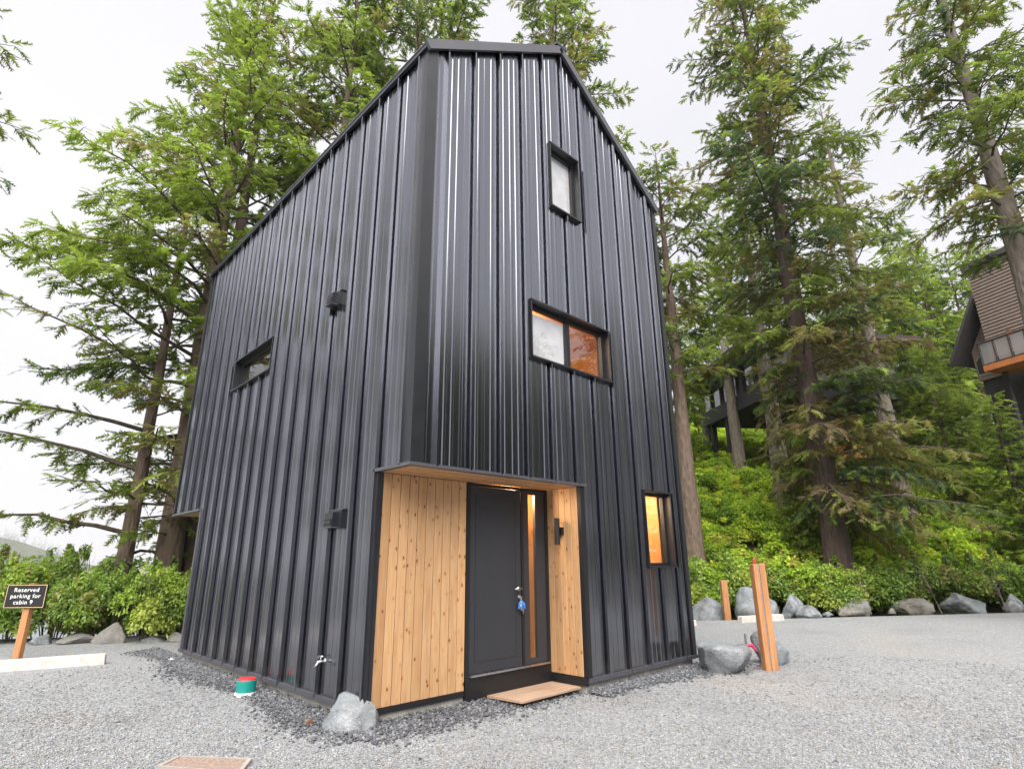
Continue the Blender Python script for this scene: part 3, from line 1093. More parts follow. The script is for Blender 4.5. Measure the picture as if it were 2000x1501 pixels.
def make_conifer(base, H, r0, z0, rmax, seed, label, nlimb=110, dens=1.0, palette=None, bark='bark', lime=0.35, droop=0.5,
                 spray=0.31, shape=0.75, bend=(0.0, 0.0), ztop=None, bias=None, rlow=0.7, name='conifer_tree', group='conifers around the cabin', up=0.25, bare=0.25, low=None, pw=1.0):
    global rng
    rng = np.random.default_rng(seed)
    palette = palette or [(GREEN, 5), (DARK, 3), (BLUEG, 2), (OLIVE, 2)]
    e = empty(name, base, label, 'tree', group)
    tm, tp, tr_ = trunk_mesh(H, r0, bend, 0.45, seed=seed)
    tm.materials.append(MT[bark])
    link('trunk', tm, e)
    cols = [p[0] for p in palette]
    wts = np.array([p[1] for p in palette], float)
    wts /= wts.sum()
    limbs, pos, dirs, ups, scl, tone = [], [], [], [], [], []
    zt = ztop or H * 0.985
    az = rng.uniform(0, 6.28)
    for k in range(nlimb):
        u = (k + rng.uniform(0, 1)) / nlimb
        z = z0 + (zt - z0) * u ** pw
        tz = (z - z0) / (H - z0)
        az += 2.4 + rng.uniform(-0.5, 0.5)
        if hasattr(rmax, '__len__'):
            L = float(np.interp(z, [q[0] for q in rmax], [q[1] for q in rmax])) * rng.uniform(0.6, 1.15) + 0.2
        else:
            L = rmax * min(1.0, rlow + (1 - rlow) * tz / 0.22) * (1 - tz) ** shape * rng.uniform(0.6, 1.12) + 0.25
        if bias is not None:
            L *= 1 + bias[1] * math.cos(az - bias[0])
        if low is not None and z < low[0]:
            L *= 1 + low[2] * math.cos(az - low[1]) * (1 - z / low[0]) ** 0.5
        cx = np.interp(z, tp[:, 2], tp[:, 0])
        cy = np.interp(z, tp[:, 2], tp[:, 1])
        rt = np.interp(z, tp[:, 2], tr_)
        n = 7
        t = np.linspace(0, 1, n)
        d = np.array([math.cos(az), math.sin(az), 0])
        sd = np.array([-d[1], d[0], 0])
        u_ = up + rng.uniform(-0.2, 0.2) + 0.5 * tz
        dr_ = droop * rng.uniform(0.6, 1.3)
        wob = rng.uniform(-0.12, 0.12)
        pts = np.array([cx, cy, z]) + L * (t[:, None] * d + (wob * np.sin(t * 3))[:, None] * sd)
        pts[:, 2] += L * (u_ * t - dr_ * t ** 2 + 0.10 * t ** 3)
        pts[1:-1] += rng.normal(0, 0.02 * L ** 0.5, (n - 2, 3))
        rb = min(rt * 0.5, 0.012 + 0.012 * L)
        limbs.append((pts, rb, 0.006))
        limbtone = cols[rng.choice(len(cols), p=wts)]
        if low is not None and z < low[0] and rng.random() < 0.4:
            limbtone = OLIVE if rng.random() < 0.75 else BROWN
        nb_ = max(4, int(L * 7.6 * dens))
        for j in range(nb_):
            tb = bare + (1 - bare) * (j + rng.uniform(0, 1)) / nb_
            tb = min(tb, 0.99)
            p0 = np.array([np.interp(tb, t, pts[:, c]) for c in range(3)])
            tang = np.array([np.interp(min(tb + 0.08, 1), t, pts[:, c]) - np.interp(tb - 0.08, t, pts[:, c]) for c in range(3)])
            tang /= np.linalg.norm(tang) + 1e-9
            s_ = 1 if j % 2 else -1
            an = math.radians(rng.uniform(30, 75))
            bd = tang * math.cos(an) + s_ * sd * math.sin(an)
            bd[2] += rng.uniform(-0.35, 0.10)
            bl = (0.22 + 0.42 * L * (1 - tb) * rng.uniform(0.6, 1.1)) * (0.6 + 0.4 * rng.random())
            bl = min(bl, 1.7)
            p1 = p0 + bd * bl + np.array([0, 0, -0.12 * bl * bl])
            if bl > 0.3:
                limbs.append((np.stack([p0, (p0 + p1) / 2 + [0, 0, 0.03], p1]), 0.010, 0.004))
            ns = max(1, int(bl / (spray * 0.42)))
            for q in range(ns + 1):
                ts = (q + rng.uniform(0.1, 0.9)) / (ns + 1)
                pp = p0 + (p1 - p0) * ts
                sdir = bd + rng.normal(0, 0.38, 3)
                sdir[2] -= rng.uniform(0.0, 0.35)
                upv = np.array([0, 0, 1.0]) + rng.normal(0, 0.35, 3)
                pos.append(pp)
                dirs.append(sdir)
                ups.append(upv)
                scl.append(spray * rng.uniform(0.7, 1.35))
                c = limbtone * rng.uniform(0.75, 1.25)
                tipn = 0.45 * tb + 0.55 * ts
                if rng.random() < lime * (0.3 + tipn):
                    c = c * 0.35 + LIME * 0.65 * rng.uniform(0.8, 1.2)
                tone.append(c)
    tag(link('limbs', limb_mesh('limbs', limbs, MT['twig']), e), kind='stuff')
    link('crown', spray_mesh('crown', pos, dirs, ups, scl, tone, MT['needles']), e)
    STATS.append((label, len(pos)))
    return e


STATS = []


def base_at(px, py, depth, dz=-0.1):
    p = at(px, py, depth)
    return (float(p[0]), float(p[1]), float(terrain(p[0], p[1])) + dz)


def copy_tree(src, loc, rot, scale, label):
    r = src.copy()
    COL.objects.link(r)
    r.location = loc
    r.rotation_euler = (0, 0, rot)
    r.scale = scale if hasattr(scale, '__len__') else (scale, scale, scale)
    r['label'] = label
    for ch in list(src.children):
        c = ch.copy()
        COL.objects.link(c)
        c.parent = r
    return r


FRESH = [(GREEN * 1.1, 5), (LIME * 0.8, 4), (DARK, 2), (OLIVE, 2)]
MOSSY = [(OLIVE, 5), (BROWN, 3), (GREEN, 3), (DARK, 2)]
to_left = math.atan2(-Rv[1], -Rv[0])
make_conifer(base_at(322, 1130, 13.6), 22, 0.33, 2.2, [(2, 1.6), (5, 2.6), (7.5, 4.4), (9.5, 4.4), (12, 3.2), (16, 1.7), (20, 0.5)], 21, 'big hemlock with thick mossy trunk at the far corner of the cabin', 118, 0.95, FRESH, 'bark', 0.5, 0.40, bias=(to_left, 0.12))
make_conifer(base_at(366, 1132, 14.1), 22, 0.29, 6.0, [(6, 2), (10, 3), (16, 2), (21, 0.5)], 22, 'brown trunked conifer grown together with the big hemlock', 45, 0.9, FRESH, 'barkdark', 0.4, 0.4)
make_conifer(base_at(238, 1122, 13.2), 15, 0.19, 0.9, [(0.9, 2.2), (3, 3.0), (7, 3.0), (10, 2.0), (14, 0.5)], 23, 'slender leaning conifer with sparse level boughs above the hedge', 42, 0.55, [(OLIVE, 3), (GREEN, 4), (DARK, 2)], 'bark', 0.35, 0.22, bias=(to_left, 0.35), bare=0.2)
make_conifer(base_at(590, 1130, 15.5), 25, 0.35, 5.0, [(5, 2.5), (10, 3.5), (15, 3.0), (20, 1.8), (24, 0.5)], 24, 'tall bright green hemlock rising behind the left wall of the cabin', 95, 1.1, FRESH, 'bark', 0.5, 0.45)
make_conifer(base_at(762, 1130, 17.0), 29, 0.42, 8.0, [(8, 3), (12, 4.6), (17, 4.6), (22, 3), (28, 0.5)], 25, 'tall hemlock standing behind the cabin left of its peak', 100, 1.1, [(GREEN, 5), (OLIVE, 3), (DARK, 3)], 'bark', 0.25, 0.5)
make_conifer(base_at(1120, 1130, 17.5), 28, 0.36, 6.0, [(6, 2), (10, 2.9), (14, 2.8), (18, 2.5), (22, 1.8), (27, 0.5)], 26, 'dense conifer behind the cabin right of its peak', 105, 1.2, [(GREEN, 5), (OLIVE, 2), (DARK, 3)], 'bark', 0.3, 0.45)
make_conifer(base_at(1349, 985, 17.5), 16, 0.30, 6.6, [(6.6, 1.2), (9, 2.2), (11, 2.2), (13.5, 1.4), (15.5, 0.4)], 27, 'conifer with bare lower trunk close to the right wall of the cabin', 55, 1.1, [(GREEN, 5), (OLIVE, 3), (DARK, 2)], 'bark', 0.35, 0.5, bare=0.15)
SPRUCE = make_conifer(base_at(1640, 1112, 17.4), 29, 0.42, 2.4, [(2.4, 3.0), (5, 3.5), (7, 2.9), (10, 3.1), (15, 3.5), (20, 2.9), (28, 0.6)], 28, 'massive spruce with dark trunk foot behind the boulder row', 175, 0.95, [(BLUEG, 2), (GREEN, 5), (OLIVE, 3), (DARK, 3), (BROWN, 1)], 'barkdark', 0.22, 0.6, low=(8.0, to_left, -0.85), bare=0.12, pw=1.3)
make_conifer(base_at(1523, 905, 24), 19, 0.40, 6.5, [(6.5, 0.9), (10, 2.0), (14, 1.6), (18, 0.4)], 29, 'pale trunked conifer rising beside the orange edged deck', 50, 1.0, [(GREEN, 4), (OLIVE, 4), (DARK, 3)], 'barkpale', 0.2, 0.5)
make_conifer(base_at(1737, 850, 24), 22, 0.40, 6.5, [(6.5, 1.2), (9, 2.3), (13, 2.3), (18, 1.2), (21, 0.3)], 30, 'grey trunked conifer on the slope between the spruce and the brown house', 75, 1.0, [(GREEN, 4), (OLIVE, 3), (BLUEG, 3)], 'barkpale', 0.25, 0.5)
make_conifer(base_at(2185, 1120, 12.5), 22, 0.42, 9.0, [(9, 1.2), (10, 2.0), (12, 2.4), (16, 1.8), (21, 0.5)], 31, 'tall spruce with bare scaly trunk cut by the right picture edge', 95, 0.9, [(BLUEG, 2), (GREEN, 5), (OLIVE, 3)], 'barkpale', 0.3, 0.5, bare=0.15)
make_conifer(base_at(-560, 1130, 9.5), 17, 0.25, 2.2, [(2, 1.9), (6, 2.3), (11, 2.0), (16, 0.5)], 32, 'conifer whose bough tips reach in at the left picture edge', 75, 0.8, [(OLIVE, 3), (GREEN, 3), (DARK, 4)], 'bark', 0.15, 0.4)
# young hemlocks on the slope
far = make_conifer(base_at(1800, 840, 30), 12, 0.17, 0.8, 2.6, 33, 'young bright hemlock in the thicket left of the brown house', 85, 1.0, [(LIME * 0.8, 4), (GREEN, 5), (DARK, 2)], 'bark', 0.45, 0.35, spray=0.45, group='young hemlocks on the slope', name='hemlock_tree', bare=0.1)
for px, py, dp, sc_, rot, lab in (
        (1862, 820, 33, (1.1, 1.1, 1.25), 1.0, 'pointed hemlock whose tip stands against the sky left of the brown house'),
        (1925, 800, 36, 1.3, 2.0, 'bushy hemlock growing behind the gable of the brown house'),
        (1760, 830, 36, 1.2, 3.1, 'hemlock behind the grey trunked conifer on the slope'),
        (1660, 850, 34, 1.1, 4.0, 'hemlock half hidden behind the crown of the massive spruce'),
        (1990, 780, 42, 1.5, 5.0, 'tall hemlock behind the brown house at the picture edge'),
        (1385, 880, 40, 0.95, 0.4, 'pale green hemlock beyond the dark house'),
        (1296, 930, 30, 1.15, 1.9, 'hemlock peeping out beside the right cabin wall'),
        (1990, 980, 19.5, 0.58, 3.3, 'small hemlock at the foot of the slope by the picture edge'),
        (1850, 880, 25.0, 0.70, 2.7, 'dark hemlock thicket in front of the wing of the brown house'),
        (1830, 780, 40, 1.5, 0.2, 'tall far hemlock behind the pointed one'),
        (1580, 860, 40, 1.4, 2.9, 'far hemlock seen through the middle of the spruce crown'),
        (1460, 850, 44, 1.5, 0.9, 'far hemlock behind the roof of the dark house'),
        (1560, 1060, 18.5, 0.30, 4.4, 'tiny hemlock just left of the dark trunk foot')):
    copy_tree(far, base_at(px, py, dp), rot, sc_, lab)
# dead snag by the dark house
sn = empty('dead_trunk', base_at(1442, 880, 29), 'bare pale dead trunk standing in front of the dark house', 'tree')
tm, _, _ = trunk_mesh(13.0, 0.36, (0.1, 0.1), 0.2, top=0.62, seed=5)
tm.materials.append(MT['barkpale'])
link('trunk', tm, sn)


# ------------------------------------------------------------------ shrubs
def leaf_cloud(n, lumps, size, cols, seed, core=0.55):
    r = np.random.default_rng(seed)
    vol = np.array([l[3] ** 2 for l in lumps])
    k = r.choice(len(lumps), n, p=vol / vol.sum())
    c = np.array([l[:3] for l in lumps])[k]
    R = np.array([l[3] for l in lumps])[k]
    d = r.normal(size=(n, 3))
    d /= np.linalg.norm(d, axis=1)[:, None]
    d[:, 2] = np.where(d[:, 2] < -0.3, -d[:, 2], d[:, 2])
    rad = core + (1.08 - core) * r.random(n) ** 0.6
    p = c + d * (R * rad)[:, None]
    p[:, 2] = np.abs(p[:, 2])
    nrm = d * 0.6 + r.normal(0, 0.45, (n, 3)) + [0, 0, 0.55]
    nrm /= np.linalg.norm(nrm, axis=1)[:, None]
    a = np.cross(nrm, r.normal(size=(n, 3)))
    a /= np.linalg.norm(a, axis=1)[:, None]
    b = np.cross(nrm, a)
    s = size * r.uniform(0.65, 1.35, n)[:, None]
    # leaf: kite of two triangles folded along the midrib
    v = np.stack([p - a * s * 0.5, p + b * s * 0.30 + nrm * s * 0.10, p + a * s * 0.62 - nrm * s * 0.12, p - b * s * 0.30 + nrm * s * 0.10], 1).reshape(-1, 3)
    i = (np.arange(n) * 4)[:, None]
    f = np.concatenate([i + [0, 2, 1], i + [0, 3, 2]], 1).reshape(-1, 3)
    base = np.array([cols[q % len(cols)] for q in range(len(lumps))])[k]
    tone = base * r.uniform(0.7, 1.35, n)[:, None]
    return v, f, np.repeat(tone, 4, axis=0)


LG, LL, LD, LY, LO = (np.array(c) for c in ((0.220, 0.340, 0.065), (0.330, 0.460, 0.080), (0.130, 0.215, 0.052), (0.390, 0.460, 0.095), (0.285, 0.285, 0.095)))


def shrub_protos():
    out = []
    for k in range(6):
        r = random.Random(100 + k)
        lumps = []
        for j in range(16):
            a = r.uniform(0, 6.28)
            q = r.uniform(0, 0.62)
            lumps.append((q * math.cos(a), q * math.sin(a), r.uniform(0.18, 0.78) * (1 - 0.4 * q), r.uniform(0.17, 0.33)))
        cols = [[LG, LL, LD, LG], [LL, LG, LY], [LD, LG, LG, LO], [LG, LL, LO], [LD, LG, LD], [LL, LY, LG]][k]
        v, f, t = leaf_cloud(4600, lumps, 0.064, cols, 50 + k, 0.5)
        # a few shoots standing out of the top
        r2 = np.random.default_rng(70 + k)
        limbs = []
        for j in range(9):
            a, q = r2.uniform(0, 6.28), r2.uniform(0.1, 0.7)
            tip = np.array([q * math.cos(a), q * math.sin(a), r2.uniform(0.75, 1.12)])
            limbs.append((np.array([[0.1 * math.cos(a), 0.1 * math.sin(a), -0.1], tip * [0.6, 0.6, 0.55], tip]), 0.012, 0.004))
            lv, lf, lt = leaf_cloud(40, [(tip[0], tip[1], tip[2] - 0.03 * w_, 0.07) for w_ in range(4)], 0.064, [cols[j % len(cols)]], 900 + 10 * k + j, 0.1)
            f = np.concatenate([f, lf + len(v)])
            v = np.concatenate([v, lv])
            t = np.concatenate([t, lt])
        out.append((fast_mesh('foliage', v, f, 3, MT['leaves'], t), limb_mesh('stems', limbs, MT['twig'])))
    return out


SHRUBS = shrub_protos()


def shrub(loc, sx, sz, rot, kind, label, group, name='shrub'):
    e = empty(name, loc, label, 'shrub', group)
    e.rotation_euler = (0, 0, rot)
    e.scale = (sx, sx, sz)
    link('foliage', SHRUBS[kind][0], e)
    link('stems', SHRUBS[kind][1], e)
    return e


HEDGE_WORDS = ['beside the sign post', 'behind the parking sign', 'above the rounded rock', 'behind the slanted rock', 'right of the slanted rock', 'next to the cabin corner', 'under the cabin overhang']
rs = random.Random(4)
k_ = 0
for px, dp, wd, hh, kd, lab in (
        (-40, 11.6, 1.2, 1.40, 0, 'leafy shrub at the left picture edge behind the parking sign'),
        (45, 11.5, 1.05, 1.42, 1, 'light green shrub right behind the parking sign'),
        (118, 11.7, 1.05, 1.38, 2, 'dark leafy shrub above the rounded low rock'),
        (185, 11.6, 1.0, 1.36, 3, 'shrub directly behind the slanted grey rock'),
        (248, 11.7, 0.95, 1.38, 4, 'dark shrub between the slanted rock and the cabin'),
        (305, 11.5, 0.95, 1.30, 1, 'bright shrub in front of the thick brown trunks'),
        (352, 11.6, 0.95, 1.25, 5, 'yellowish shrub touching the far corner of the cabin'),
        (10, 13.2, 1.5, 1.62, 3, 'tall shrub in the second row behind the sign'),
        (110, 13.3, 1.4, 1.58, 5, 'bright shrub in the second row left of the slender conifer'),
        (215, 13.4, 1.4, 1.60, 1, 'shrub around the foot of the slender conifer'),
        (330, 13.0, 1.3, 1.45, 0, 'shrub around the foot of the thick brown trunks')):
    b = base_at(px, 1150, dp, 0.0)
    shrub((b[0], b[1], min(b[2], 0.0)), wd, hh + (0.0 - min(b[2], 0.0)), rs.uniform(0, 6.28), kd, lab, 'shrubs of the hedge by the sea')
for px, dp, wd, hh, kd, lab in (
        (1360, 15.9, 1.15, 1.35, 1, 'light green shrub behind the boulder nearest the cabin'),
        (1430, 16.2, 1.2, 1.45, 5, 'bright shrub behind the short wooden post'),
        (1530, 16.2, 1.15, 1.35, 3, 'shrub behind the pair of split boulders'),
        (1612, 15.9, 1.15, 1.25, 1, 'leafy shrub at the foot of the massive spruce'),
        (1668, 16.1, 1.1, 1.15, 5, 'yellow green shrub right before the dark trunk of the spruce'),
        (1720, 16.4, 1.2, 1.45, 0, 'green shrub between the flat boulders of the row'),
        (1790, 16.6, 1.2, 1.5, 3, 'shrub behind the longest flat boulder'),
        (1870, 16.8, 1.3, 1.6, 2, 'dark shrub behind the bare sapling'),
        (1960, 17.0, 1.4, 1.6, 0, 'shrub behind the last boulder at the right edge')):
    b = base_at(px, 1150, dp, -0.05)
    shrub(b, wd, hh, rs.uniform(0, 6.28), kd, lab, 'shrubs behind the boulder row')


def scatter(name, pts, rot, scl, idx, meshes, label, cat):
    me = bpy.data.meshes.new(name)
    me.from_pydata(pts, [], [])
    for nm, ty, data in (('rot', 'FLOAT_VECTOR', rot), ('scl', 'FLOAT_VECTOR', scl), ('pick', 'INT', idx)):
        a = me.attributes.new(nm, ty, 'POINT')
        a.data.foreach_set('value' if ty == 'INT' else 'vector', np.array(data, dtype=np.int32 if ty == 'INT' else np.float32).ravel())
    o = link(name, me)
    tag(o, label, cat, kind='stuff')
    col = bpy.data.collections.new(name + '_clumps')
    for k, mk in enumerate(meshes):
        c = bpy.data.objects.new('clump_%02d' % k, mk)
        col.objects.link(c)
    ng = bpy.data.node_groups.new('scatter_clumps', 'GeometryNodeTree')
    ng.interface.new_socket('Geometry', in_out='INPUT', socket_type='NodeSocketGeometry')
    ng.interface.new_socket('Geometry', in_out='OUTPUT', socket_type='NodeSocketGeometry')
    gi, go = ng.nodes.new('NodeGroupInput'), ng.nodes.new('NodeGroupOutput')
    ci = ng.nodes.new('GeometryNodeCollectionInfo')
    ci.inputs['Collection'].default_value = col
    ci.inputs['Separate Children'].default_value = True
    ci.inputs['Reset Children'].default_value = True
    ip = ng.nodes.new('GeometryNodeInstanceOnPoints')
    ip.inputs['Pick Instance'].default_value = True

    def attr(nm, ty):
        n = ng.nodes.new('GeometryNodeInputNamedAttribute')
        n.data_type = ty
        n.inputs['Name'].default_value = nm
        return n.outputs['Attribute']
    er = ng.nodes.new('FunctionNodeEulerToRotation')
    ng.links.new(attr('rot', 'FLOAT_VECTOR'), er.inputs[0])
    ng.links.new(gi.outputs[0], ip.inputs['Points'])
    ng.links.new(ci.outputs[0], ip.inputs['Instance'])
    ng.links.new(er.outputs[0], ip.inputs['Rotation'])
    ng.links.new(attr('scl', 'FLOAT_VECTOR'), ip.inputs['Scale'])
    ng.links.new(attr('pick', 'INT'), ip.inputs['Instance Index'])
    ng.links.new(ip.outputs[0], go.inputs[0])
    md = o.modifiers.new('scatter', 'NODES')
    md.node_group = ng


# undergrowth covering the slope: uncountable, one object, instanced clumps
def undergrowth():
    r = np.random.default_rng(3)
    pts, rot, scl, idx = [], [], [], []
    for _ in range(2700):
        s = 1.2 + 27 * r.random() ** 0.9
        q = r.uniform(-13, 30)
        x, y = ROW_A + ROW_T * q + ROW_N * s
        if x < W + 1.5 and y < LT + 2:
            continue
        d = np.array([x, y, float(terrain(x, y)) + 0.5]) - CAM
        dep = d @ Fv
        px = 1000 + FOC * 1000 * (d @ Rv) / dep
        if px < 1150 or px > 2250:
            continue
        pts.append((x, y, float(terrain(x, y)) - 0.15))
        rot.append((0, 0, r.uniform(0, 6.28)))
        k = r.uniform(0.8, 1.6)
        scl.append((k, k, k * r.uniform(0.6, 1.05)))
        idx.append(int(r.integers(0, 6)))
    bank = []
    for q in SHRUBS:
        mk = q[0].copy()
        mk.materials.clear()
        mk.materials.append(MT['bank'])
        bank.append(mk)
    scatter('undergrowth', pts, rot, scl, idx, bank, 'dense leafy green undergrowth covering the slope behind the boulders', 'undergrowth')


undergrowth()


# wood across the road, outside the picture but mirrored in the cladding and panes
def mirrored_wood():
    r = np.random.default_rng(8)
    src = [c.data for c in SPRUCE.children]
    pts, rot, scl, idx = [], [], [], []
    for k in range(26):
        an = math.radians(r.uniform(-78, -14))
        d = r.uniform(17, 27)
        x, y = d * math.cos(an), d * math.sin(an)
        v = np.array([x, y, 5.0]) - CAM
        dep = v @ Fv
        if dep > 0 and abs((v @ Rv) / dep * FOC * 1000) < 1500:
            continue
        a, z = r.uniform(0, 6.28), r.uniform(0.34, 0.52)
        for j in range(len(src)):
            pts.append((x, y, 0))
            rot.append((0, 0, a))
            scl.append((z * 1.5, z * 1.5, z))
            idx.append(j)
    scatter('roadside_wood', pts, rot, scl, idx, src, 'dark conifer wood across the road mirrored in the cladding', 'wood')


mirrored_wood()


# bare saplings in front of the slope
def sapling(px, dp, hgt, lean, seed, label):
    b = base_at(px, 1190, dp, -0.05)
    r = random.Random(seed)
    e = empty('sapling', b, label, 'sapling', 'thin saplings behind the boulders')
    l0 = Vector(b)
    rt = Vector(Rv)
    tip = l0 + Vector((0, 0, hgt)) + rt * lean
    m = MB()
    m.tube([l0, l0.lerp(tip, 0.5) + rt * 0.04, tip], [0.022, 0.016, 0.006], 6)
    m.build('stem', MT['barkpale'], e)
    m = MB()
    vv, ff, tt = None, None, None
    lumps = []
    for k in range(6):
        p = l0.lerp(tip, 0.4 + 0.1 * k)
        q = p + rt * r.uniform(-0.35, 0.35) + Vector((r.uniform(-.1, .1), r.uniform(-.1, .1), r.uniform(0.15, 0.45)))
        m.tube([p, q], [0.009, 0.003], 5)
        lumps.append((q.x - b[0], q.y - b[1], q.z - b[2], 0.12))
    m.build('twigs', MT['barkpale'], e)
    v, f, t = leaf_cloud(120, lumps, 0.07, [LL, LY], seed, 0.2)
    link('foliage', fast_mesh('foliage', v, f, 3, MT['leaves'], t), e)


sapling(1838, 15.6, 1.35, -0.45, 1, 'thin bare leaning sapling beside the longest flat boulder')
sapling(1700, 15.4, 0.85, -0.15, 2, 'short twiggy sapling beside the square topped boulder')
sapling(1965, 15.9, 0.95, -0.2, 3, 'thin sapling by the last boulder at the right edge')


# ------------------------------------------------------------------ boulders
def boulder(px, py, depth, wpx, hpx, seed, label, mat='rock', squash=0.8, top=None, group='boulders around the gravel yard', tilt=0.0, sink=0.45, planes=17, taper=0.36, blk=0.8):
    """px,py: middle of its foot in the photograph"""
    r = np.random.default_rng(seed)
    c = at_z(px, py, 0.0) if depth is None else at(px, py, depth)
    dep = (c - CAM) @ Fv
    wd = wpx * dep / (FOC * 1000) / math.hypot(1, (px - 1000) / (FOC * 1000) * 0.35)
    ht = hpx * dep / (FOC * 1000) * 0.97
    bm = bmesh.new()
    bmesh.ops.create_icosphere(bm, subdivisions=4, radius=1.0)
    co = np.array([v.co[:] for v in bm.verts])
    bm.verts.ensure_lookup_table()
    faces = [[v.index for v in f.verts] for f in bm.faces]
    bm.free()
    co = np.sign(co) * np.abs(co) ** blk
    co /= np.abs(co).max()
    for k in range(planes):
        n = r.normal(size=3)
        n /= np.linalg.norm(n)
        d = r.uniform(0.46, 0.90)
        e = co @ n - d
        co = co - np.maximum(e, 0)[:, None] * n * 0.95
    co += 0.03 * np.sin(co[:, [1, 2, 0]] * 5 + r.uniform(0, 6, 3)) + 0.015 * np.sin(co[:, [2, 0, 1]] * 13 + r.uniform(0, 6, 3)) + r.normal(0, 0.010, co.shape)
    # width across the picture, depth, height
    ext = co.max(0) - co.min(0)
    co = (co - co.min(0)) / ext
    co[:, 0] -= 0.5
    co[:, 1] -= 0.5
    fl = 1.0 - taper * np.clip(co[:, 2] - 0.38, 0, 1)
    co[:, :2] *= fl[:, None] * 1.04
    x, y, z = co[:, 0] * wd, co[:, 1] * wd * squash, co[:, 2] * ht * (1 + sink) - sink * ht
    if tilt:
        z = z + tilt * x * np.clip(co[:, 2], 0, 1)
    away = np.array([_R[1], -_R[0], 0]) * -1.0
    away = np.array([Fv[0], Fv[1], 0]) / math.hypot(Fv[0], Fv[1])
    P = x[:, None] * _R[None] + y[:, None] * away[None]
    P[:, 2] = z
    base = Vector((c[0], c[1], 0.0)) + Vector(away) * (wd * squash * 0.4)
    me = fast_mesh('boulder', P, np.array(faces), 3, MT[mat], smooth=False)
    o = link('boulder', me, None, base)
    tag(o, label, 'boulder', group)
    return o


boulder(672, 1434, None, 112, 70, 61, 'pale angular boulder at the near cabin corner below the cedar wall', squash=0.75, taper=0.12, blk=0.42, planes=9, tilt=0.10)
boulder(1430, 1318, None, 122, 56, 8, 'rounded pale boulder left of the split orange bollard', squash=0.8, blk=0.6, planes=12)
boulder(1520, 1298, None, 78, 62, 12, 'boulder half hidden behind the split orange bollard', squash=0.8, tilt=-0.35)
boulder(1390, 1208, None, 84, 40, 15, 'humped boulder at the short post, nearest to the cabin in the row', squash=0.8)
boulder(1490, 1203, None, 84, 56, 18, 'tallest boulder of the row, behind the split orange bollard', squash=0.8)
boulder(1563, 1203, None, 52, 42, 21, 'upright half of the split pair of boulders', squash=0.9)
boulder(1588, 1207, None, 44, 24, 22, 'low front half of the split pair of boulders', squash=0.9)
boulder(1679, 1200, None, 72, 30, 24, 'square topped brownish boulder in the row', 'rockw', tilt=0.25)
boulder(1799, 1196, None, 80, 27, 27, 'longest flat boulder of the row with straight top', 'rockw', squash=0.6)
boulder(1900, 1194, None, 78, 36, 30, 'pointed grey boulder right of the leaning sapling', squash=0.8)
boulder(1992, 1190, None, 46, 30, 33, 'last boulder of the row cut by the right picture edge', squash=0.9)
boulder(1622, 1202, None, 20, 8, 36, 'small stone between the split pair and the square topped boulder', squash=0.9)
boulder(1745, 1196, None, 18, 9, 37, 'small stone beside the longest flat boulder', 'rockw', squash=0.9)
boulder(66, 1259, None, 46, 18, 40, 'low bluish boulder right behind the sign post', squash=0.8)
boulder(135, 1258, None, 70, 18, 43, 'rounded low brown boulder between sign and slanted rock', 'rockw', squash=0.7)
boulder(202, 1257, None, 66, 33, 47, 'slanted wedge shaped rock before the hedge', 'rockw', squash=0.6, tilt=0.55)
boulder(290, 1254, None, 56, 11, 50, 'flat low rock right of the slanted wedge', squash=0.7)
boulder(340, 1253, None, 36, 18, 52, 'small brown boulder touching the far corner of the cabin', 'rockw', squash=0.8)


# ------------------------------------------------------------------ gravel stones
def on_ground(px, py):
    p = at_z(px, py, 0.0)
    return float(p[0]), float(p[1])


SPOTS = [(1650, 1264, 0.75, 0.12, (0.5, 0.48, 0.47)), (1830, 1290, 0.4, 0.08, (0.5, 0.5, 0.5)), (1720, 1315, 0.55, 0.07, (0.55, 0.55, 0.55)), (1085, 1443, 0.16, 0.06, (0.5, 0.5, 0.52)),
         (130, 1405, 0.8, 0.28, (0.78, 0.68, 0.60)), (560, 1412, 0.5, 0.09, (0.6, 0.6, 0.62)), (450, 1465, 0.3, 0.05, (0.65, 0.65, 0.66)), (1500, 1420, 0.9, 0.15, (0.85, 0.82, 0.80)), (1750, 1240, 1.4, 0.2, (0.9, 0.88, 0.86))]


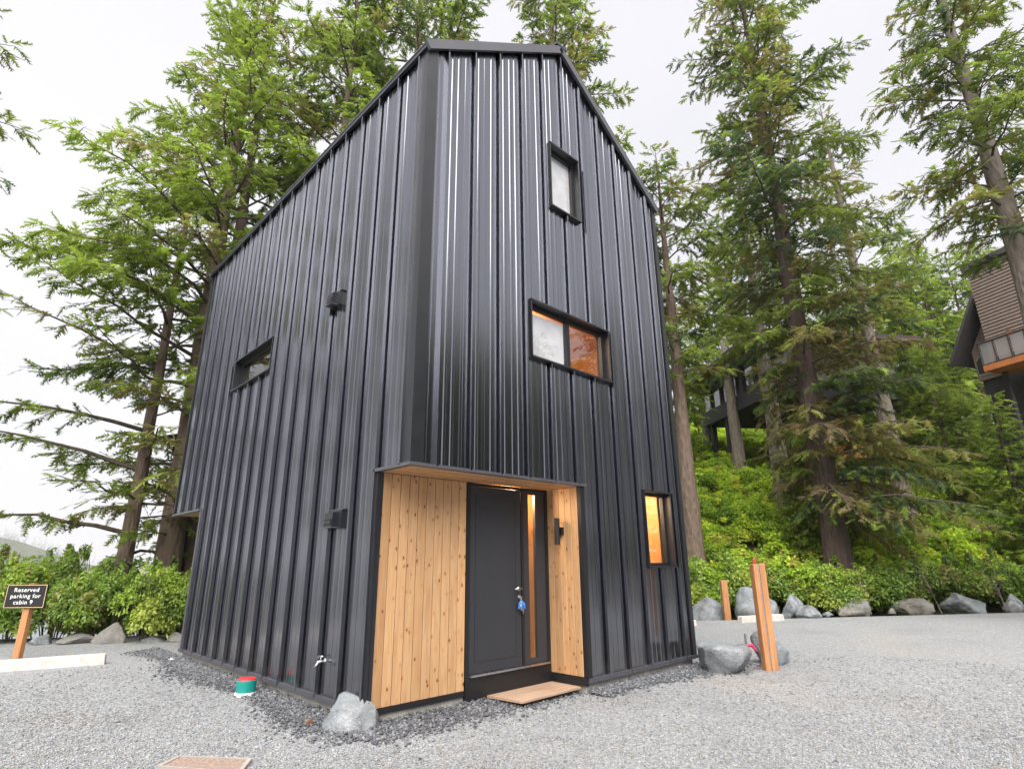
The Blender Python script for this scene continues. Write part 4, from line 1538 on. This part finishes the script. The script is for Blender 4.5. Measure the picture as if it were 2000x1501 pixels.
def gravel_stones():
    r = np.random.default_rng(5)

    def stones(n_try, sampler, size, tones, name, label):
        p, s = sampler(n_try)
        n = len(p)
        octa = np.array([(1, 0, 0), (-1, 0, 0), (0, 1, 0), (0, -1, 0), (0, 0, 1), (0, 0, -1)], float)
        fc = np.array([(0, 2, 4), (2, 1, 4), (1, 3, 4), (3, 0, 4), (2, 0, 5), (1, 2, 5), (3, 1, 5), (0, 3, 5)])
        v = octa[None] * r.uniform(0.55, 1.15, (n, 6, 1)) + r.normal(0, 0.18, (n, 6, 3))
        a = r.uniform(0, 6.28, n)
        ca, sa = np.cos(a)[:, None], np.sin(a)[:, None]
        tl = r.normal(0, 0.5, n)[:, None]
        x, y, z = v[..., 0], v[..., 1], v[..., 2]
        z, x = z * np.cos(tl) - x * np.sin(tl), z * np.sin(tl) + x * np.cos(tl)
        v = np.stack([x * ca - y * sa, x * sa + y * ca, z * 0.75], -1)
        sz = (size * s * np.exp(r.normal(0, 0.28, n)))[:, None, None]
        v = v * sz + p[:, None, :]
        v[..., 2] += (sz[..., 0] * 0.15)
        f = (fc[None] + (np.arange(n) * 6)[:, None, None]).reshape(-1, 3)
        tn = np.array(tones)[r.integers(0, len(tones), n)] * r.uniform(0.82, 1.18, (n, 1))
        # damp streaks and brown tyre wear lying on the yard
        lowf = np.sin(p[:, 0] * 1.9 + 1.3 * np.sin(p[:, 1] * 1.1)) * np.sin(p[:, 1] * 1.6 + 0.7 * np.sin(p[:, 0] * 2.3))
        tn = tn * (1 - 0.13 * np.clip(lowf, 0, 1))[:, None]
        for (qx, qy, ln, wd_, col) in SPOTS:
            cxy = np.array(on_ground(qx, qy))
            al = (p[:, 0] - cxy[0]) * _R[0] + (p[:, 1] - cxy[1]) * _R[1]
            ac = (p[:, 0] - cxy[0]) * -_R[1] + (p[:, 1] - cxy[1]) * _R[0]
            k = np.exp(-((al / ln) ** 2 + ((ac + 0.12 * np.sin(al * 5)) / wd_) ** 2) ** 1.5)[:, None] * r.uniform(0.4, 1.0, (n, 1))
            tn = tn * (1 - k) + tn * np.array(col) * k
        o = link(name, fast_mesh(name, v.reshape(-1, 3), f, 3, MT['stone'], np.repeat(tn, 6, axis=0)))
        tag(o, label, 'gravel', kind='stuff')

    def outside(x, y, m=0.0):
        inb = (x > -m) & (x < W + m) & (y > DR - m) & (y < LT + m)
        inb |= (x > XR - m) & (x < W + m) & (y > -m) & (y <= DR)
        return ~inb

    quad = [np.array(on_ground(*q)) for q in ((936, 1357), (1020, 1373), (1146, 1340), (1072, 1320))]
    qs = np.sign(np.cross(quad[1] - quad[0], quad[2] - quad[0]))

    def off_mat(x, y):
        ins = np.ones(len(x), bool)
        for a, b in zip(quad, quad[1:] + quad[:1]):
            ins &= ((b[0] - a[0]) * (y - a[1]) - (b[1] - a[1]) * (x - a[0])) * qs > -0.01
        return ~ins

    def near(n):
        px = r.uniform(-60, 2060, n)
        py = 1215 + 345 * r.random(n) ** 0.62
        d = Fv[None] + Rv[None] * ((px - 1000) / (FOC * 1000))[:, None] - Uv[None] * ((py - 750.5) / (FOC * 1000))[:, None]
        k = -CAM[2] / d[:, 2]
        p = CAM[None] + d * k[:, None]
        p[:, 2] = 0
        dist = np.hypot(p[:, 0] - CAM[0], p[:, 1] - CAM[1])
        ok = outside(p[:, 0], p[:, 1], 0.03) & (dist < 11) & off_mat(p[:, 0], p[:, 1])
        return p[ok], (0.85 + 0.05 * dist[ok])
    stones(92000, near, 0.0084, [(0.265, 0.275, 0.290), (0.240, 0.250, 0.265), (0.210, 0.220, 0.235), (0.310, 0.315, 0.325), (0.155, 0.165, 0.180), (0.25, 0.24, 0.225)], 'gravel', 'loose light grey gravel stones on the yard')

    def band(n):
        # darker drain stone along both visible walls
        out = []
        k = n // 2
        t = r.uniform(0.25, LN + 1.4, k)
        wdt = np.abs(r.normal(0, 0.22, k)) * (0.8 + 0.25 * np.sin(t * 1.7))
        out.append(np.stack([-0.02 - wdt, t, np.zeros(k)], -1))
        t = r.uniform(-0.2, W + 0.7, k)
        wdt = np.abs(r.normal(0, 0.22, k)) * (0.8 + 0.3 * np.sin(t * 1.3 + 1))
        y0 = np.where(t < XR, DR, 0.0) * 1.0
        out.append(np.stack([t, np.where(t < XR, DR - 0.02 - np.abs(r.normal(0, 0.24, k)), -0.02 - wdt), np.zeros(k)], -1))
        p = np.concatenate(out)
        dx = np.maximum.reduce([-p[:, 0], np.zeros(len(p)), p[:, 0] - W])
        dy = np.maximum(np.where(p[:, 0] < XR, DR, 0.0) - p[:, 1], 0)
        p[:, 2] = 0.008 + 0.055 * np.exp(-np.hypot(dx, dy) / 0.16) * r.uniform(0.3, 1.0, len(p))
        ok = outside(p[:, 0], p[:, 1], 0.01) & off_mat(p[:, 0], p[:, 1])
        return p[ok], np.ones(ok.sum())
    stones(20000, band, 0.0150, [(0.095, 0.10, 0.112), (0.14, 0.145, 0.158), (0.075, 0.08, 0.092), (0.21, 0.215, 0.228), (0.11, 0.112, 0.124)], 'drain_gravel', 'darker coarse drain gravel along the cabin walls')


gravel_stones()


def needle_litter():
    r = np.random.default_rng(77)
    n = 900
    px, py = r.uniform(-40, 2040, n), 1225 + 300 * r.random(n) ** 0.8
    p = np.array([at_z(a, b, 0.0) for a, b in zip(px, py)])
    inb = (p[:, 0] > -0.05) & (p[:, 0] < W + 0.05) & (p[:, 1] > -0.05) & (p[:, 1] < LT)
    p = p[~inb]
    n = len(p)
    a = r.uniform(0, 6.28, n)
    d = np.stack([np.cos(a), np.sin(a), r.normal(0, 0.12, n)], -1) * r.uniform(0.012, 0.045, n)[:, None]
    q = np.stack([-np.sin(a), np.cos(a), np.zeros(n)], -1) * 0.004
    up_ = np.array([0, 0, 0.018])
    v = np.stack([p - d - q + up_, p - d + q + up_, p + d + up_ + [0, 0, 0.006]], 1).reshape(-1, 3)
    tn = np.array([(0.16, 0.09, 0.05), (0.22, 0.15, 0.08), (0.12, 0.13, 0.05)])[r.integers(0, 3, n)]
    o = link('needle_litter', fast_mesh('needle_litter', v, np.arange(3 * n).reshape(-1, 3), 3, MT['stone'], np.repeat(tn, 3, axis=0)))
    tag(o, 'fallen brown needles and twigs strewn over the gravel', 'litter', kind='stuff')


needle_litter()

# ------------------------------------------------------------------ yard objects
# parking sign
sx_, sy_ = on_ground(33, 1287)
sg = empty('parking_sign', (sx_, sy_, 0), 'black reserved parking sign on orange wooden post before the hedge', 'sign')
r3 = Vector(_R)
u3 = Vector((0, 0, 1))
n3 = u3.cross(r3)          # points away from or to the camera
if n3.dot(Vector(CAM) - Vector((sx_, sy_, 1))) < 0:
    n3 = -n3


def obox(o, hx, hy, hz, name, mat, parent, ax=None):
    """box centred at o, half sizes along r3 / n3 / up"""
    ax = ax or (r3, n3, u3)
    m = MB()
    c = []
    for dz in (-hz, hz):
        for dx, dy in ((-hx, -hy), (hx, -hy), (hx, hy), (-hx, hy)):
            c.append(Vector(o) + ax[0] * dx + ax[1] * dy + ax[2] * dz)
    return m.hexa(c).build(name, mat, parent)


S0 = Vector((sx_, sy_, 0))
obox(S0 + u3 * 0.55, 0.052, 0.045, 0.60, 'post', MT['timber'], sg)
p_c = at(58, 1163, float((np.array([sx_, sy_, 1.0]) - CAM) @ Fv))
bc = Vector((S0 + r3 * ((Vector(p_c) - S0).dot(r3)) + n3 * 0.058)) + u3 * float(p_c[2])
bo = obox(bc, 0.335, 0.011, 0.185, 'board', MT['black'], sg)
for (ox, oz, hx, hz) in ((0, 0.172, 0.322, 0.004), (0, -0.172, 0.322, 0.004), (-0.320, 0, 0.004, 0.168), (0.320, 0, 0.004, 0.168)):
    obox(bc + r3 * ox + u3 * oz + n3 * 0.0125, hx, 0.0012, hz, 'border', MT['gold'], bo)


def lettering(txt, centre, size, parent, mat):
    cu = bpy.data.curves.new('lettering', 'FONT')
    cu.body = txt
    cu.size = size
    cu.align_x = 'CENTER'
    cu.align_y = 'CENTER'
    cu.offset = size * 0.007
    cu.extrude = 0.0008
    cu.space_character = 1.12
    tmp = bpy.data.objects.new('lettering_curve', cu)
    COL.objects.link(tmp)
    bpy.context.view_layer.update()
    me = bpy.data.meshes.new_from_object(tmp.evaluated_get(bpy.context.evaluated_depsgraph_get()))
    bpy.data.objects.remove(tmp)
    xs_ = r3
    zs_ = n3
    for v_ in me.vertices:
        c = v_.co.copy()
        w_ = Vector(centre) + xs_ * c.x * 1.12 + u3 * c.y + zs_ * c.z - wloc(parent)
        v_.co = w_
    me.materials.clear()
    me.materials.append(mat)
    me.name = 'lettering'
    return link('lettering', me, parent)


for txt, oz, ox in (('Reserved', 0.095, 0.0), ('parking for', 0.0, 0.0), ('cabin 9', -0.095, -0.02)):
    lettering(txt, bc + u3 * oz + r3 * ox + n3 * 0.0135, 0.088, bo, MT['white'])


def wheel_stop(pa, pb, extend, hgt, dpt, label):
    a, b = Vector((*pa, 0)), Vector((*pb, 0))
    d = (b - a).normalized()
    a = a - d * extend
    n = Vector((-d.y, d.x, 0))
    if n.dot(Vector((Fv[0], Fv[1], 0))) < 0:
        n = -n
    c = []
    for z, ins in ((-0.01, 0.0), (hgt, 0.012)):
        for p, s_ in ((a, 1), (b, -1)):
            pass
        c += [a + d * ins + n * ins + u3 * z, b - d * ins + n * ins + u3 * z, b - d * ins + n * (dpt - ins) + u3 * z, a + d * ins + n * (dpt - ins) + u3 * z]
    o = MB().hexa(c).build('wheel_stop', MT['whitewood'])
    bv = o.modifiers.new('edge', 'BEVEL')
    bv.width = 0.012
    bv.segments = 2
    tag(o, label, 'wheel stop', 'timber wheel stops')


wheel_stop(on_ground(0, 1312), on_ground(204, 1297), 1.2, 0.145, 0.16, 'cream timber wheel stop lying before the parking sign')
wheel_stop(on_ground(1450, 1216), on_ground(1533, 1211), 0.0, 0.14, 0.16, 'cream timber wheel stop in front of the boulder row')
wheel_stop(on_ground(1352, 1222), on_ground(1362, 1221), 1.0, 0.12, 0.16, 'cream timber wheel stop end peeping out beside the cabin')

# split orange bollard with steel strip
bx_, by_ = on_ground(1506, 1308)
B0 = Vector((bx_, by_, 0))
bl = empty('bollard', B0, 'tall split orange timber bollard with steel strip and red tip', 'bollard')
HB = 1.37
for nm, off, hw in (('post', -0.056, 0.036), ('post', 0.036, 0.046)):
    m = MB()
    c = []
    for z, k in ((-0.1, 1.0), (HB + (0.0 if off > 0 else -0.01), 0.95)):
        for dx, dy in ((-hw * k, -0.075), (hw * k, -0.075), (hw * k, 0.075), (-hw * k, 0.075)):
            c.append(B0 + r3 * (off + dx) + n3 * dy + u3 * z)
    o = m.hexa(c).build(nm, MT['timber'], bl)
    bv = o.modifiers.new('edge', 'BEVEL')
    bv.width = 0.012
    bv.segments = 2
MB().tube([B0 + r3 * -0.015 + n3 * 0.066 + u3 * -0.05, B0 + r3 * -0.015 + n3 * 0.066 + u3 * (HB - 0.01)], 0.010, 8).build('steel_strip', MT['silver'], bl)
MB().tube([B0 + r3 * -0.06 + n3 * 0.04 + u3 * (HB - 0.02), B0 + r3 * -0.05 + n3 * 0.04 + u3 * (HB + 0.05), B0 + r3 * -0.055 + n3 * 0.04 + u3 * (HB + 0.075)], [0.016, 0.022, 0.008], 7).build('red_tip', MT['red'], bl)
# short post by the row
px_, py_ = on_ground(1421, 1208)
Q0 = Vector((px_, py_, 0))
sp_ = obox(Q0 + u3 * 0.42, 0.075, 0.06, 0.50, 'wooden_post', MT['timber'], None)
tag(sp_, 'short orange wooden post before the humped boulder', 'post')
# survey stake with pink tape
qx, qy = on_ground(1462, 1296)
st = empty('survey_stake', (qx, qy, 0), 'grey stake with pink tape between the two near boulders', 'stake')
K0 = Vector((qx, qy, 0))
MB().tube([K0 - u3 * 0.05, K0 + u3 * 0.40], 0.016, 7).build('stake_rod', MT['silver'], st)
MB().tube([K0 + u3 * 0.235 + r3 * 0.005, K0 + u3 * 0.25 + r3 * 0.07 + n3 * 0.02, K0 + u3 * 0.17 + r3 * 0.13 + n3 * 0.03], [0.026, 0.03, 0.012], 6).build('tape', MT['pink'], st)
# teal cap by the side wall
cx_, cy_ = on_ground(484, 1359)
cp = empty('pipe_cap', (cx_, cy_ + 0.08, 0), 'teal cleanout pipe with red lid beside the cabin wall', 'pipe cap')
C0 = Vector((cx_, cy_ + 0.08, 0))
def ring(z0, z1, r0, r1, name, mat):
    MB().tube([C0 + u3 * z0, C0 + u3 * (z0 + 0.004), C0 + u3 * (z1 - 0.004), C0 + u3 * z1], [r0 * 0.97, r0, r1, r1 * 0.96], 24).build(name, mat, cp, False)
ring(-0.02, 0.035, 0.118, 0.116, 'collar', MT['white'])
ring(0.035, 0.160, 0.104, 0.108, 'pipe', MT['teal'])
ring(0.160, 0.178, 0.100, 0.096, 'lid', MT['red'])
# rusty can
cx_, cy_ = on_ground(608, 1416)
o = MB().tube([Vector((cx_, cy_, 0.028)) - r3 * 0.03, Vector((cx_, cy_, 0.028)) + n3 * 0.035], 0.028, 14).build('tin_can', MT['rust'])
tag(o, 'small rusty can lying left of the corner boulder', 'can')
# white scrap
cx_, cy_ = on_ground(336, 1290)
o = MB().hexa([Vector((cx_, cy_, 0.012)) + r3 * a + n3 * b + u3 * c for c in (0, 0.022) for a, b in ((-0.06, -0.03), (0.05, -0.04), (0.06, 0.03), (-0.04, 0.045))]).build('paper_scrap', MT['white'])
tag(o, 'white scrap lying on dark gravel near the far cabin corner', 'scrap')
# doormat board
c4 = [Vector([float(k) for k in at_z(*q, 0.07)]) for q in ((938, 1354), (1020, 1369), (1143, 1338), (1072, 1322))]
for c in c4:
    c.y = min(c.y, DR - 0.03)
    c.x = min(c.x, XR - 0.03) if c.y > -0.02 else c.x
cm = sum(c4, Vector()) / 4
o = MB().hexa([c - u3 * 0.022 for c in c4] + c4).build('door_mat', MT['ply'])
rn = [cm + (c - cm) * 0.86 for c in c4]
MB().hexa([Vector((c.x, c.y, -0.02)) for c in rn] + [c - u3 * 0.0225 for c in rn]).build('runner', MT['black'], o)
tag(o, 'weathered plywood sheet lying as a mat before the entrance door', 'mat')
# flush hatch in the gravel at the bottom edge
h4 = [Vector((*on_ground(*q), 0)) for q in ((305, 1503), (345, 1482), (492, 1487), (470, 1515))]
hc = sum(h4, Vector()) / 4
ht = empty('ground_hatch', hc, 'pinkish flush hatch with pale frame in the gravel at the bottom edge', 'hatch')
inn = [hc + (p - hc) * 0.90 for p in h4]
MB().hexa([p + u3 * 0.004 for p in inn] + [p + u3 * 0.022 for p in inn]).build('infill', MT['hatch'], ht)
for a, b, c, d in zip(h4, h4[1:] + h4[:1], inn[1:] + inn[:1], inn):
    MB().hexa([a, b, c, d] + [q + u3 * 0.028 for q in (a, b, c, d)]).build('frame_bar', MT['dull'], ht)


# ------------------------------------------------------------------ houses on the slope
def slab(pts_bottom, h, name, mat, parent):
    b = [Vector(p) for p in pts_bottom]
    return MB().hexa(b + [p + u3 * h for p in b]).build(name, mat, parent)


def same_z(px, py, z):
    d = ray(px, py)
    k = (z - CAM[2]) / d[2]
    return Vector(CAM + d * k)


# dark house on posts
zf = at(1432, 806, 30.0)[2]
A = same_z(1374, 834, zf)
B = same_z(1432, 806, zf)
dh = empty('dark_house', (B.x, B.y, float(terrain(B.x, B.y))), 'dark timber house on posts above the slope right of the cabin', 'house')
ab = (B - A).normalized()
nb3 = Vector((ab.y, -ab.x, 0))
if nb3.dot(Vector(CAM) - B) > 0:
    nb3 = -nb3                       # away from the camera
hw_ = (B - A).length
E1 = B + ab * 3.4
hz = 2.35
slab([A, E1, E1 + nb3 * 7, A + nb3 * 7], 0.25, 'floor_beam', MT['darkhouse'], dh)
slab([A + u3 * 0.25 + nb3 * 0.05, E1 + u3 * 0.25 + nb3 * 0.05, E1 + u3 * 0.25 + nb3 * 7, A + u3 * 0.25 + nb3 * 7], 0.55, 'wall', MT['darkhouse'], dh)
slab([A + u3 * 0.8 + nb3 * 0.35, E1 + u3 * 0.8 + nb3 * 0.35, E1 + u3 * 0.8 + nb3 * 6.9, A + u3 * 0.8 + nb3 * 6.9], hz - 0.85, 'interior_wall', MT['dim'], dh)
nwin = 6
L1 = (E1 - A).length
for k in range(nwin):
    a = A + ab * (L1 * k / nwin + 0.06) + u3 * 0.82 + nb3 * 0.12
    b = A + ab * (L1 * (k + 1) / nwin - 0.06) + u3 * 0.82 + nb3 * 0.12
    mesh('window', [a, b, b + u3 * (hz - 1.0), a + u3 * (hz - 1.0)], [[0, 1, 2, 3]], MT['glass'], dh)
for k in range(nwin + 1):
    p = A + ab * (L1 * k / nwin)
    slab([p - ab * 0.06 + u3 * 0.8, p + ab * 0.06 + u3 * 0.8, p + ab * 0.06 + nb3 * 0.2 + u3 * 0.8, p - ab * 0.06 + nb3 * 0.2 + u3 * 0.8], hz - 0.9, 'window_post', MT['darkhouse'], dh)
R0 = A - ab * 1.0 - nb3 * 0.9 + u3 * (hz - 0.1)
R1 = E1 + ab * 0.8 - nb3 * 0.9 + u3 * (hz + 0.55)
R2_ = E1 + ab * 0.8 + nb3 * 8 + u3 * (hz + 0.55)
R3 = A - ab * 1.0 + nb3 * 8 + u3 * (hz - 0.1)
rf = slab([R0, R1, R2_, R3], 0.16, 'roof', MT['shingle'], dh)
slab([p - u3 * 0.05 for p in (R0, R1, R2_, R3)], 0.045, 'soffit', MT['soffit'], rf)
for k, wd_, mt in ((0.12, 0.13, 'darkhouse'), (0.62, 0.15, 'darkhouse')):
    p = A + ab * (hw_ * k) + nb3 * 0.4
    zb_ = float(terrain(p.x, p.y)) - 0.6
    slab([Vector((p.x, p.y, zb_)) + ab * dx + nb3 * dy for dx, dy in ((-wd_, -wd_), (wd_, -wd_), (wd_, wd_), (-wd_, wd_))], zf - zb_, 'post', MT[mt], dh)
p = A - ab * 0.45 + nb3 * 0.5
zb_ = float(terrain(p.x, p.y)) - 0.6
pm = MB().tube([(p.x, p.y, zb_), (p.x, p.y, zf + hz - 0.3)], [0.36, 0.34], 14).build('log_column', MT['barkpale'], dh, True)


def glass_deck(pxa, pya, pxb, pyb, depth, deep, label, rail=1.0, npan=3, ends=None, glass='railglass'):
    if ends:
        a, b = ends
        z = a.z
    else:
        z = at(pxb, pyb, depth)[2]
        a, b = same_z(pxa, pya, z), same_z(pxb, pyb, z)
    d = (b - a).normalized()
    n = Vector((d.y, -d.x, 0))
    if n.dot(Vector(CAM) - a) > 0:
        n = -n
    e = empty('deck', (a.x, a.y, float(terrain(a.x, a.y))), label, 'deck')
    slab([a, b, b + n * deep, a + n * deep], 0.24, 'fascia_board', MT['deck'], e)
    L_ = (b - a).length
    for k in range(npan):
        p = a + d * (L_ * k / npan + 0.05) + u3 * 0.30 + n * 0.05
        q = a + d * (L_ * (k + 1) / npan - 0.05) + u3 * 0.30 + n * 0.05
        mesh('glass_panel', [p, q, q + u3 * rail, p + u3 * rail], [[0, 1, 2, 3]], MT[glass], e)
    for k in range(npan + 1):
        p = a + d * (L_ * k / npan) + n * 0.02
        MB().tube([p + u3 * 0.24, p + u3 * (rail + 0.33)], 0.035, 6).build('rail_post', MT['darkhouse'], e)
    p, q = a + u3 * (rail + 0.33), b + u3 * (rail + 0.33)
    MB().tube([p, q], 0.03, 6).build('handrail', MT['darkhouse'], e)
    for t_ in (0.1, 0.9):
        p = a + d * (L_ * t_) + n * (deep * 0.6)
        zb = float(terrain(p.x, p.y)) - 0.4
        if z - zb > 0.05:
            MB().tube([(p.x, p.y, zb), (p.x, p.y, z)], 0.1, 6).build('post', MT['darkhouse'], e)
    return e


glass_deck(1511, 914, 1578, 893, 22.0, 2.5, 'orange edged deck with glass railing among the boughs', npan=3)
glass_deck(1624, 884, 1662, 878, 23.0, 2.5, 'second deck end with glass railing right of the spruce trunk', npan=1)

# brown sided house at the right edge
D_ = 24.0
zb_h = at(1934, 700, D_)[2]
P0 = Vector(at(1934, 700, D_))
P1 = same_z(2080, 655, zb_h)
bh = empty('brown_house', (P0.x, P0.y, float(terrain(P0.x, P0.y))), 'brown sided house with steep gable at the right picture edge', 'house')
d1 = (P1 - P0).normalized()
n1 = Vector((d1.y, -d1.x, 0))
if n1.dot(Vector(CAM) - P0) > 0:
    n1 = -n1
hgt = 4.1
L2 = (P1 - P0).length
slab([P0 + n1 * 0.06, P1 + n1 * 0.06, P1 + n1 * 5, P0 + n1 * 5], hgt, 'wall', MT['siding'], bh)
nsd = 28
for k in range(nsd):
    z0_ = hgt * k / nsd
    z1_ = hgt * (k + 1) / nsd
    c = [P0 + u3 * z0_ + n1 * 0.0, P1 + u3 * z0_ + n1 * 0.0, P1 + u3 * z0_ + n1 * 0.06, P0 + u3 * z0_ + n1 * 0.06,
         P0 + u3 * (z1_ - 0.01) + n1 * 0.035, P1 + u3 * (z1_ - 0.01) + n1 * 0.035, P1 + u3 * (z1_ - 0.01) + n1 * 0.06, P0 + u3 * (z1_ - 0.01) + n1 * 0.06]
    MB().hexa(c).build('siding_board', MT['siding'], bh)
slab([P0 + u3 * hgt - n1 * 0.12 - d1 * 0.15, P1 + u3 * hgt - n1 * 0.12, P1 + u3 * hgt + n1 * 5.2, P0 + u3 * hgt + n1 * 5.2 - d1 * 0.15], 0.28, 'roof_fascia', MT['shingle'], bh)
# lower gabled wing set back to the left
G0 = P0 - d1 * 1.15 + n1 * 0.8
G1 = P0 + n1 * 0.8
gh0, gh1 = 0.75, 2.6
MB().hexa([G0 - u3 * 0.6, G1 - u3 * 0.6, G1 + n1 * 5 - u3 * 0.6, G0 + n1 * 5 - u3 * 0.6, G0 + u3 * gh0, G1 + u3 * gh1, G1 + n1 * 5 + u3 * gh1, G0 + n1 * 5 + u3 * gh0]).build('wing_wall', MT['siding'], bh)
rs0, rs1 = G0 - d1 * 0.40 - n1 * 0.9 + u3 * (gh0 - 0.55), G1 - n1 * 0.9 + u3 * (gh1 + 0.2)
MB().hexa([rs0, rs1, rs1 + n1 * 6, rs0 + n1 * 6, rs0 + u3 * 0.22, rs1 + u3 * 0.22, rs1 + n1 * 6 + u3 * 0.22, rs0 + n1 * 6 + u3 * 0.22]).build('wing_roof', MT['shingle'], bh)
for k in range(3):
    a = G0 + d1 * (0.10 + 0.35 * k) - n1 * 0.03 + u3 * -0.35
    hh_ = 0.62 + 0.36 * k
    wv_ = [a, a + d1 * 0.29, a + d1 * 0.29 + u3 * (hh_ + 0.3), a + u3 * hh_]
    wn = MB()
    cc = sum(wv_, Vector()) / 4
    fr_ = [cc + (p - cc) * 1.1 for p in wv_]
    MB().hexa([p for p in fr_] + [p + n1 * 0.02 for p in fr_]).build('window_frame', MT['dull'], bh)
    mesh('window_pane', [cc + (p - cc) * 0.92 - n1 * 0.01 for p in wv_], [[0, 1, 2, 3]], m_dark if False else MT['darkhouse'], bh)
slab([P0 + d1 * 0.9 - n1 * 0.16 + u3 * 0.55, P0 + d1 * 1.05 - n1 * 0.16 + u3 * 0.55, P0 + d1 * 1.05 - n1 * 0.03 + u3 * 0.55, P0 + d1 * 0.9 - n1 * 0.03 + u3 * 0.55], 0.35, 'outdoor_lamp', MT['rust'], bh)
for a_, b_, zz, dn in ((G0, G1, -0.6, 0.1), (P0, P1, 0.0, 0.3)):
    lo_ = min(float(terrain(q.x, q.y)) for q in (a_, b_, a_ + n1 * 4, b_ + n1 * 4)) - 0.5
    q = [Vector((p.x, p.y, lo_)) for p in (a_ + n1 * dn + d1 * 0.1, b_ + n1 * dn - d1 * 0.1, b_ + n1 * 4.8 - d1 * 0.1, a_ + n1 * 4.8 + d1 * 0.1)]
    slab(q, P0.z + zz - lo_ - 0.01, 'foundation_wall', MT['darkhouse'], bh)
glass_deck(0, 0, 0, 0, 0, 1.4, 'balcony with frosted glass railing before the brown house', rail=0.85, npan=4, ends=(P0 + d1 * 0.45 - n1 * 1.3 - u3 * 0.85, P1 - n1 * 1.3 - u3 * 0.85), glass='frost')

# ------------------------------------------------------------------ far headland over the sea
def headland():
    r = np.random.default_rng(9)
    c = at(-120, 1094, 900.0)
    rt = np.array(_R)
    aw = np.array([Fv[0], Fv[1], 0]) / math.hypot(Fv[0], Fv[1])
    n, m_ = 40, 14
    V = []
    for i in range(n):
        t = i / (n - 1)
        for j in range(m_):
            w_ = j / (m_ - 1)
            x = (-90 + 128 * t) * 3.4
            hgt_ = 74 * (1 - sstep(0.62, 1.0, np.array(t))) ** 0.8 * math.sin(math.pi * min(w_, 0.999)) ** 0.7
            p = c + rt * x + aw * (w_ - 0.3) * 400
            V.append((p[0], p[1], -8 + float(hgt_) * 0.85 + r.uniform(-0.4, 0.4)))
    i = np.arange(n * m_).reshape(n, m_)
    f = np.stack([i[:-1, :-1], i[1:, :-1], i[1:, 1:], i[:-1, 1:]], -1).reshape(-1, 4)
    o = link('headland', fast_mesh('headland', np.array(V), f, 4, MT['soil'], smooth=True))
    tag(o, 'misty wooded headland beyond the hedge', kind='structure')
    pos, dirs, ups, scl, tone = [], [], [], [], []
    V = np.array(V)
    for k in range(420):
        b = V[r.integers(0, len(V))] + r.uniform(-8, 8, 3) * [1, 1, 0]
        if b[2] < -6:
            continue
        H = r.uniform(14, 26)
        for q in range(14):
            z = H * (q / 14) ** 0.8
            a = r.uniform(0, 6.28)
            pos.append(b + [0, 0, z])
            dirs.append((math.cos(a), math.sin(a), -0.25))
            ups.append((0, 0, 1))
            scl.append(1.6 + 0.30 * (H - z))
            tone.append(DARK * 1.2 + 0.02 * r.random())
    o = link('far_wood', spray_mesh('far_wood', pos, dirs, ups, scl, tone, MT['needles']))
    tag(o, 'far conifer wood on the misty headland', 'wood', kind='stuff')


headland()

# ------------------------------------------------------------------ sea mist
hm = bpy.data.materials.new('sea_mist')
hm.use_nodes = True
ht_ = hm.node_tree
ht_.nodes.clear()
ho = ht_.nodes.new('ShaderNodeOutputMaterial')
hv = ht_.nodes.new('ShaderNodeVolumePrincipled')
hv.inputs['Color'].default_value = (0.93, 0.94, 0.96, 1)
hv.inputs['Density'].default_value = 0.0003
hv.inputs['Anisotropy'].default_value = 0.2
ht_.links.new(hv.outputs[0], ho.inputs['Volume'])
hz_ = MB().box((-4200, -4200, -9), (4200, 4200, 75)).build('haze', hm)
tag(hz_, 'thin sea mist filling the air', 'haze', kind='stuff')
print('TRIS', sum(sum(len(p.vertices) - 2 for p in m_.polygons) if len(m_.polygons) < 3000 else len(m_.loops) - 2 * len(m_.polygons) for m_ in bpy.data.meshes), len(bpy.data.objects))
